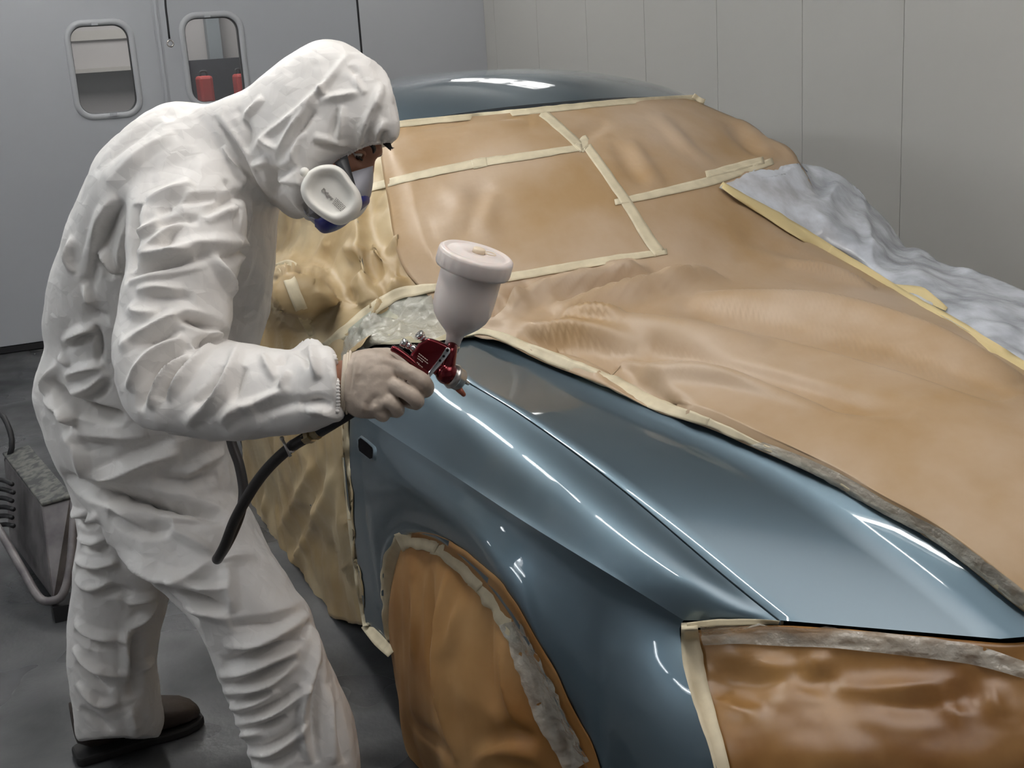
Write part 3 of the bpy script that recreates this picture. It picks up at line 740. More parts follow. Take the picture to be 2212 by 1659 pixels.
# paper over the door and side glass
r2 = cat([(830,286),(842,400),(858,500),(884,580),(925,650),(880,668),(800,722),(765,760),(742,800),(741,900),(752,1000),(760,1100),(772,1230),(790,1352)], 130)
l2 = cat([(500,300),(505,500),(510,700),(515,900),(525,1080),(545,1150)], 130)
t2 = lin([(500,300),(660,294),(830,286)], 70); b2 = cat([(545,1150),(581,1194),(632,1276),(696,1322),(745,1346),(790,1352)], 70)
pg2 = coons(t2, b2, l2, r2)
G = sheet(pg2, .010, 14, lambda u,v: UY(u,v,-.84))
st = [(T5,.020,16,[(640,280),(580,480),(490,640),(400,800)]),(T5,-.02,16,[(560,330),(480,560),(390,700)]),(T5,.016,14,[(560,250),(440,480),(360,620)]),(T5,.016,14,[(330,240),(320,420),(300,600)]),
 (T5,-.025,9,[(655,240),(672,480),(700,720),(750,1000)]),(T5,.012,10,[(640,330),(650,560),(690,820),(730,980)]),(T5,.012,14,[(600,560),(560,700),(590,880)]),(T5,-.012,14,[(620,500),(600,700),(640,900)]),
 (T8,.02,12,[(560,820),(600,900),(640,960)]),(T8,-.02,12,[(440,870),(420,930),(490,960),(560,940)]),(T8,.02,12,[(420,850),(500,880),(560,860)]),(T8,-.022,10,[(540,900),(600,990),(560,1060)]),(T8,.02,10,[(680,960),(700,1040),(640,1080)]),
 (T8,-.02,12,[(380,1040),(440,1080),(520,1150),(540,1220)]),(T8,.02,12,[(300,1060),(380,1100),(440,1200)]),(T8,.018,10,[(560,1070),(620,1130),(560,1200)]),(T8,-.018,10,[(640,1000),(700,980),(780,940)]),(T8,.016,10,[(130,700),(260,680),(330,760)]),(T8,.018,10,[(640,880),(720,820),(800,800)]),(T8,-.016,10,[(720,900),(800,860),(880,850)]),(T8,.015,10,[(380,790),(330,840),(380,860)]),
 (T8,-.03,7,[(232,1030),(262,1000),(300,1000)])]
w2 = lambda V: 1
G = push(G, st, 1.0, [((7,7,6),.012,13,'n')]); G = G+gnormals(G)*(facets(G.reshape(-1,3),(11,11,8),15)*.016).reshape(G.shape[:2])[...,None]
G = clear_of(G, BODY, 0.008)
DPAPER = grid('masking_paper', G, m_paper_d, None); solid(DPAPER, .0006, 1)
tag(DPAPER, 'crumpled brown masking paper hanging over the door and side glass behind the painter', 'masking paper')
add_tree(DPAPER)

# paper hung in the wheel arch
n = 90; ins = cat(arch, n)+np.array([0,.022,0]); ins[:,0] += 0; cz = np.array([.03,0,.30])
d = ins-cz; d[:,1] = 0; ins -= d*.03
bl = UZ(905,1800,.03); br = UZ(1330,1990,.03); bl[1] = -.86; br[1] = -.80
botw = lin([bl,(bl+br)/2+np.array([0,-.06,0]),br], n)
nvw = 70
L_ = cat([ins[0], UY(850,1470,-.865), UY(872,1570,-.875), UY(890,1659,-.88), bl], nvw); Rr = lin([ins[-1], br], nvw)
# the lower ends of the arch run down its own sides, so the sheet starts from the upper arc
a0, a1 = 2, n-1
G = coons(ins, botw, L_, Rr)
vv = np.linspace(0,1,nvw)[:,None]; uu = np.linspace(0,1,n)[None,:]
G[...,1] -= .045*np.sin(math.pi*uu)*np.clip(vv*3,0,1)*(1-.3*vv)
st = [(T5,.022,18,[(1140,760),(1120,950),(1100,1200),(1130,1400),(1180,1640)]),(T5,-.022,18,[(1060,760),(1050,950),(1060,1200),(1090,1450)]),(T5,.012,16,[(980,740),(990,950),(960,1200)]),
      (T5,-.014,18,[(1300,900),(1290,1150),(1330,1400)]),(T5,.012,14,[(1200,880),(1160,1060),(1110,1180)]),(T5,.014,16,[(1380,1060),(1400,1300),(1480,1500)]),(T5,-.012,14,[(960,1450),(1040,1520),(1180,1600)]),(T5,.012,14,[(1250,1640),(1400,1560),(1560,1620)]),(T5,-.012,14,[(1320,1560),(1450,1480),(1540,1560)])]
G = push(G, st, 1.3, [((9,9,4),.014,23,'n')]); G = G+gnormals(G)*(facets(G.reshape(-1,3),(9,9,3),25)*.008).reshape(G.shape[:2])[...,None]
G = clear_of(G, BODY, 0.004)
WPAPER = grid('masking_paper', G, m_paper_o, None); solid(WPAPER, .0006, 1)
tag(WPAPER, 'orange-brown masking paper hung over the front wheel inside its arch', 'masking paper'); add_tree(WPAPER)

# paper across headlamp and grille, hanging from the front edge of the bonnet
edge = [UY(1497,1362,-.642), UY(1600,1352,-.592), UY(1690,1350,-.542)]
fe = H_[1:-1,-1]                                                  # bonnet front edge, right to left
fr_ = fe[np.argsort(fe[:,1])]; fr_ = fr_[fr_[:,1] > -.50][::3]
topf = cat(np.vstack([edge, fr_+np.array([.003,0,-.005])]), 110)
nf = 70
leftf = cat([edge[0], UY(1500,1450,-.662), UY(1530,1560,-.688), UY(1565,1659,-.697), UY(1605,1840,-.70), UY(1650,2050,-.70)], nf)
rightf = lin([topf[-1], topf[-1]+np.array([.10,0,-.2]), topf[-1]+np.array([.16,0,-.5])], nf)
botf = cat([leftf[-1], leftf[-1]*.5+rightf[-1]*.5+np.array([.12,0,0]), rightf[-1]], 110)
G = coons(topf, botf, leftf, rightf)
vv = np.linspace(0,1,nf)[:,None]; uu = np.linspace(0,1,110)[None,:]
G[...,0] += .035*np.sin(math.pi*np.clip(uu*1.0,0,1))**.6*np.sin(math.pi*vv)**.7
st = [(T6,.012,20,[(860,640),(1000,620),(1130,690),(1260,640)]),(T6,-.012,18,[(850,700),(950,740),(1060,760),(1220,720)]),(T6,.012,16,[(880,790),(1000,850),(1060,870)]),(T6,-.012,16,[(880,760),(980,820),(1100,810)]),
      (T6,.014,16,[(1330,610),(1310,700),(1290,760)]),(T6,-.012,18,[(1260,660),(1270,760),(1340,720),(1420,760)]),(T6,.012,22,[(1400,760),(1700,780),(1950,720)]),(T6,-.010,22,[(1500,820),(1750,860),(2050,780)]),(T6,.010,16,[(1850,760),(1880,850),(1980,900)]),(T6,.012,16,[(2100,740),(2060,820),(2120,900)])]
G = push(G, st, .9, [((7,7,5),.008,33,'n')]); G = G+gnormals(G)*(facets(G.reshape(-1,3),(10,10,8),35)*.010).reshape(G.shape[:2])[...,None]
G = clear_of(G, BODY, 0.004)
FPAPER = grid('masking_paper', G, m_paper_f, None); solid(FPAPER, .0006, 1)
tag(FPAPER, 'shiny brown masking paper covering the headlamp and grille at lower right', 'masking paper'); add_tree(FPAPER)

# milky plastic sheet over the far wing and mirror
lo_px = cat([(1556,400),(1600,426),(1660,462),(1725,502),(1800,547),(1880,593),(1960,642),(2050,692),(2130,742),(2212,793),(2330,868)], 120)
up_px = cat([(1640,352),(1690,346),(1735,346),(1762,353),(1807,366),(1838,387),(1861,415),(1899,449),(1927,479),(1938,503),(1955,522),(1980,528),(2018,550),(2056,566),(2120,581),(2171,601),(2212,616),(2330,660)], 120)
nv_ = 46; G = np.zeros((nv_+10,120,3)); 
DLO = []
TR = BVHTree.FromPolygons(ALLV, ALLF)
for i in range(120):
    h = cast(*lo_px[i], TR); DLO.append(((h if h is not None else UY(*lo_px[i],.4))-CAM)@FW-.006)
DLO = np.array(DLO)
Yt = np.interp(np.linspace(0,1,120), [0,.12,.3,.45,.55,1], [.64,.74,.90,.92,.84,.80])
DUP = np.array([(UY(*up_px[i],Yt[i])-CAM)@FW for i in range(120)])
for j in range(nv_):
    t = j/(nv_-1); k = math.sin(t*math.pi/2)
    for i in range(120):
        p = lo_px[i]*(1-t)+up_px[i]*t; tt = i/119
        d = DLO[i]*(1-t**1.3)+DUP[i]*t**1.3-.10*math.sin(math.pi*t)*np.exp(-((tt-.36)/.16)**2)-.03*math.sin(math.pi*t)
        G[j,i] = UD(p[0],p[1],d)
for j in range(10):                                               # and down the far flank
    G[nv_+j] = G[nv_-1]+np.array([0,.03+.012*j,-.012*(j+1)**1.5])*np.array([1,min(1,(j+1)/3),1])
TC = (1650,200,3.936)
st = [(TC,.02,8,[(640,760),(600,820),(540,910)]),(TC,-.02,8,[(500,780),(560,700),(560,660)]),(TC,-.02,8,[(220,700),(140,800),(40,870)]),(TC,.016,7,[(20,760),(120,690),(260,660)]),(TC,.015,9,[(560,940),(400,960),(100,980)]),(TC,-.018,8,[(870,1060),(850,1240),(880,1400)]),(TC,.016,9,[(900,1040),(900,1200),(920,1380)]),
      (TC,.016,8,[(840,870),(860,960),(850,1100)]),(TC,-.015,7,[(400,1030),(440,1130),(380,1150)]),(TC,.012,6,[(480,1120),(520,1200)]),(TC,.016,8,[(620,680),(760,820),(800,900)]),(TC,.014,8,[(1300,1290),(1600,1450),(2000,1600)]),(TC,-.012,8,[(1000,1420),(1150,1340),(1350,1420)]),(TC,-.014,8,[(330,720),(470,770),(500,900)])]
G = push(G, st, .9, []); G = G+gnormals(G)*(facets(G.reshape(-1,3),(9,9,9),45)*.020+facets(G.reshape(-1,3),(26,26,26),46)*.003).reshape(G.shape[:2])[...,None]
G = relax(clear_of(G, TR, .022), 2); G = clear_of(G, TR, .008)
PLAS = grid('plastic_sheet', G, m_plastic, None); tag(PLAS, 'crinkled milky plastic sheet taped over the far wing and door mirror', 'plastic sheet'); add_tree(PLAS)
TR = BVHTree.FromPolygons(ALLV, ALLF)

# paper under the film at the windscreen corner
tf = cat([(700,742),(760,706),(830,654),(880,628),(945,618)], 60); rf_ = cat([(945,618),(990,660),(1034,696),(1040,728)], 40)
bf_ = cat([(735,800),(790,748),(860,744),(940,738),(992,732),(1040,728)], 60); lf_ = lin([(700,742),(735,800)], 40)
G = sheet(coons(tf,bf_,lf_,rf_), .010, 30, lambda u,v: UY(u,v,-.80)); G = push(G, [], 1, [((14,14,14),.008,57,'r')]); G = clear_of(G, BODY, .006)
CPAPER = grid('masking_paper', G, m_paper_c, None); tag(CPAPER, 'pale greenish paper patch under clear film at the windscreen corner', 'masking paper'); add_tree(CPAPER)
TR = BVHTree.FromPolygons(ALLV, ALLF)

# clear film at the windscreen corner, above the painted wing
tf = cat([(712,752),(760,712),(830,660),(880,634),(940,624)], 60); rf_ = cat([(940,624),(985,664),(1030,700),(1036,728)], 40)
bf_ = cat([(748,800),(800,748),(860,742),(940,736),(990,730),(1036,728)], 60); lf_ = lin([(712,752),(748,800)], 40)
G = sheet(coons(tf,bf_,lf_,rf_), .026, 20, lambda u,v: UY(u,v,-.80))
G = push(G, [(T8,.012,8,[(690,1190),(720,1240),(700,1290)]),(T8,.012,8,[(540,1200),(545,1260),(560,1300)]),(T8,-.012,8,[(600,1170),(680,1180),(740,1220)]),(T8,.010,8,[(800,1110),(850,1180),(960,1210)])], 1, [((40,40,40),.010,53,'r')])
FILM = grid('clear_film', G, m_film, None); tag(FILM, 'clear film taped over the windscreen corner above the painted wing', 'film')
add_tree(FILM)
# films: strip under the bonnet edge at the headlamp, strip along the paper edge, strip inside the arch
def strip_film(name, A, B, parent, seed, lift=.004, amp=.010):
    n = max(len(A),40); a = cat(A,n); b_ = cat(B,n); pg = np.stack([a*(1-t)+b_*t for t in np.linspace(0,1,14)],0)
    T_ = BVHTree.FromPolygons(ALLV, ALLF); G = np.zeros((14,n,3)); last = None
    dp = np.full((14,n), np.nan)
    for j in range(14):
        for i in range(n):
            h = cast(*pg[j,i], T_)
            if h is not None: dp[j,i] = (h-CAM)@FW
    dp[np.isnan(dp)] = np.nanmedian(dp)
    dp = relax(dp[...,None],4)[...,0]
    for j in range(14):
        for i in range(n): G[j,i] = UD(pg[j,i,0],pg[j,i,1],dp[j,i]-lift)
    G = push(G, [], 1, [((45,45,45),amp,seed,'r'),((90,90,90),amp*.4,seed+1,'r')])
    return grid(name, G, m_film, parent)
strip_film('film_strip', [(1512,1352),(1600,1346),(1690,1346),(1800,1358),(1950,1372),(2100,1392),(2212,1428)], [(1522,1394),(1600,1392),(1690,1396),(1800,1400),(1950,1416),(2100,1436),(2212,1466)], FPAPER, 61)
strip_film('film_strip', [(1620,962),(1720,1006),(1800,1046),(1884,1096),(2005,1160),(2105,1232),(2206,1312)], [(1650,955),(1750,992),(1840,1036),(1930,1090),(2050,1152),(2140,1220),(2226,1285)], PAPER, 63, amp=.005)
strip_film('film_strip', [(1122,1338),(1163,1412),(1198,1482),(1227,1548),(1252,1598),(1272,1645)], [(1082,1350),(1112,1430),(1140,1500),(1160,1560),(1190,1610),(1225,1670)], WPAPER, 65)

# masking tape
def tape(px, wpx, parent, mt=None, lift=.0035, rag=.12, seed=0, only=None):
    mt = mt or m_tape; L = max(12, int(np.sum(np.linalg.norm(np.diff(np.array(px,float),axis=0),axis=1))/7))
    c = cat(px, L); T = np.gradient(c, axis=0); T /= np.linalg.norm(T,axis=1,keepdims=True); Nn = np.stack([-T[:,1],T[:,0]],1)
    wv = np.broadcast_to(np.interp(np.linspace(0,1,L), np.linspace(0,1,len(np.atleast_1d(wpx))), np.atleast_1d(wpx)), (L,))
    G = np.full((L,5), np.nan); pg = np.zeros((L,5,2)); T_ = TR
    jit = np.stack([vnoise(np.stack([np.arange(L)*.35, np.zeros(L)+k*9, np.zeros(L)],1),(1,1,1),seed+k) for k in (0,1)],1)-.5
    for i in range(L):
        for k,q in enumerate((-.5,-.25,0,.25,.5)):
            qq = q*(1+rag*(jit[i,0] if q < 0 else jit[i,1])*2); pg[i,k] = c[i]+Nn[i]*wv[i]*qq
            h = cast(*pg[i,k], T_)
            if h is not None: G[i,k] = (h-CAM)@FW
    med = np.nanmedian(G); 
    for i in range(L):
        r = G[i]; m = np.nanmedian(r) if not np.all(np.isnan(r)) else med
        r[np.isnan(r)] = m; r[np.abs(r-m) > .03] = m
    G = relax(G[...,None],3)[...,0]-lift
    P = np.array([[UD(pg[i,k,0],pg[i,k,1],G[i,k]) for k in range(5)] for i in range(L)])
    o = grid('tape_strip', P, mt, parent); solid(o, .0006, 1); return o
TRF = TR
tape([(822,280),(862,268),(1000,254),(1165,238),(1300,224),(1400,216),(1500,211)], [15,14,14,13,12], PAPER)
tape([(1497,206),(1508,214),(1522,220)], 11, PAPER, seed=3)
tape([(1170,243),(1215,280),(1260,323)], [20,18,18], PAPER, seed=5)
tape([(1250,322),(1262,308),(1272,300)], 24, PAPER, seed=6)
tape([(1268,316),(1310,375),(1350,432),(1392,500),(1425,548)], [20,20,22,24,26], PAPER, seed=7)
tape([(790,408),(900,380),(1030,353),(1150,335),(1258,318)], [17,17,18,16,14], PAPER, seed=8)
tape([(1020,356),(1035,352),(1052,350)], 20, PAPER, seed=9)
tape([(1060,605),(1150,590),(1300,564),(1400,549),(1441,543)], [18,18,17,17,12], PAPER, seed=10)
tape([(1328,437),(1420,418),(1530,392),(1600,370),(1670,348)], [13,17,20,20,14], PAPER, seed=11)
tape([(1525,378),(1600,358),(1650,346)], 16, PAPER, seed=12)
tape([(1558,398),(1600,425),(1660,460),(1725,500),(1800,546)], [13,20,26,26,24], PAPER, m_tape_y, seed=13, lift=.014)
tape([(1790,540),(1880,592),(1960,642),(2050,692),(2130,742),(2212,793),(2300,845)], [24,20,20,24,24,22], PAPER, m_tape_y, seed=14, lift=.014)
tape([(1925,618),(1990,635),(2045,668)], [10,30,8], PAPER, m_tape_y, seed=15, lift=.012)
# thick folded edge of the paper along the painted bonnet
tape([(1004,722),(1040,716),(1083,726),(1180,768),(1314,822),(1420,874),(1530,912)], [10,18,24,30,30,26,20], PAPER, seed=16, rag=.2)
tape([(1530,912),(1620,952),(1720,998),(1800,1040),(1884,1091),(2005,1156),(2105,1228),(2206,1308),(2300,1370)], [20,12,10,10,10,10,8], PAPER, seed=17, rag=.3)
# tape arc from the side glass round the windscreen corner
tape([(702,752),(745,716),(800,672),(850,640),(890,628),(945,620)], [24,24,26,26,24,16], DPAPER, seed=18, lift=.006)
tape([(612,575),(628,610),(645,655),(664,700),(676,724)], [24,26,26,24,16], DPAPER, seed=19, lift=.006)
tape([(596,576),(622,570),(640,574)], [14,20,12], DPAPER, seed=20, lift=.006)
tape([(745,880),(747,960),(753,1060),(762,1160),(774,1260),(790,1352)], [14,16,15,14,12,12], DPAPER, seed=21, lift=.005)
tape([(787,1350),(815,1380),(846,1412)], [18,28,22], DPAPER, seed=22, lift=.005)
# tape inside the wheel arch, torn pieces side by side
tape([(842,1385),(836,1330),(838,1250),(850,1195),(868,1168)], [14,18,26,34,36], WPAPER, seed=23, rag=.5, lift=.006)
tape([(860,1172),(884,1162),(915,1166),(945,1182)], [40,38,38,40], WPAPER, seed=24, rag=.4, lift=.007)
tape([(938,1180),(980,1206),(1012,1238),(1040,1268)], [34,44,42,36], WPAPER, seed=25, rag=.45, lift=.008)
tape([(1025,1250),(1060,1290),(1090,1340),(1110,1385)], [42,38,32,20], WPAPER, seed=26, rag=.45, lift=.006)
# tape round the headlamp opening
tape([(1489,1345),(1493,1400),(1506,1470),(1526,1540),(1550,1620),(1566,1690),(1580,1760)], [34,46,42,38,34,34,34], FPAPER, seed=27, lift=.006, rag=.05)
tape([(1484,1352),(1540,1346),(1600,1344),(1660,1344),(1692,1346)], [14,16,14,12,8], FPAPER, seed=28, lift=.005)
# ------------------------------------------------------------------ the painter
PER = empty('person', (-.33,-1.35,0), 'person in white hooded coverall and filter mask bending forward with a spray gun', 'person')
mb = MB()
def add_r(r, **k): mb.add(*rings_mesh(r, **k))
# trunk: seat to collar (back outline, front outline, depth, half thickness)
add_r([(205,1110,430,1190,2.66,.10),(128,1010,505,1120,2.66,.150),(92,915,511,1040,2.65,.165),(84,850,496,975,2.63,.168),(104,762,520,880,2.59,.165),(104,690,553,745,2.55,.170),(122,600,578,650,2.51,.178),(157,506,587,563,2.47,.19),(198,425,583,492,2.43,.20),(240,340,586,450,2.40,.19),(300,276,590,432,2.38,.16),(375,238,592,425,2.36,.12),(440,230,588,424,2.34,.10)], power=2.5)
# shoulders
add_r([(262,330,420,300,2.34,.085),(270,400,500,330,2.29,.085),(280,480,515,430,2.26,.09)], power=2.2)
# near sleeve
add_r([(300,300,470,285,2.33,.06),(283,400,515,380,2.275,.088),(284,480,524,460,2.25,.098),(284,560,512,545,2.235,.10),(274,620,494,630,2.225,.098),(270,680,488,690,2.215,.095),(252,752,478,735,2.20,.092),(262,850,480,742,2.185,.090),(300,915,505,744,2.165,.088),(376,938,545,748,2.15,.084),(470,948,600,752,2.13,.080),(566,945,645,754,2.11,.074),(650,930,690,748,2.085,.066),(700,915,712,754,2.07,.058),(731,898,722,768,2.058,.050)], power=2.3)
# far sleeve, bent in front of the belly
add_r([(380,330,520,400,2.56,.07),(390,440,520,470,2.62,.075),(380,600,500,610,2.66,.07),(370,720,470,700,2.66,.065),(400,800,470,740,2.60,.06),(440,870,500,790,2.53,.055),(470,900,515,850,2.47,.045)])
# near leg (stepping forward)
add_r([(140,1015,505,1060,2.65,.14),(172,1075,538,1100,2.63,.135),(215,1131,575,1162,2.61,.125),(263,1191,600,1215,2.585,.115),(334,1252,630,1268,2.56,.11),(388,1305,669,1316,2.545,.105),(425,1350,682,1360,2.54,.105),(464,1421,712,1430,2.55,.10),(484,1480,735,1485,2.56,.098),(510,1544,757,1540,2.565,.098),(534,1620,776,1620,2.57,.10),(543,1665,782,1670,2.575,.10),(560,1760,800,1770,2.59,.10),(580,1860,812,1868,2.61,.095)], power=2.3)
# far leg
add_r([(128,1000,440,1120,2.74,.12),(154,1060,420,1160,2.77,.115),(172,1131,400,1200,2.80,.105),(172,1180,380,1235,2.82,.10),(159,1238,364,1280,2.84,.10),(157,1300,352,1320,2.86,.10),(155,1360,341,1372,2.88,.10),(161,1437,331,1432,2.90,.10),(165,1516,340,1500,2.92,.10),(170,1576,346,1552,2.94,.10),(178,1600,336,1590,2.95,.098)], power=2.4)
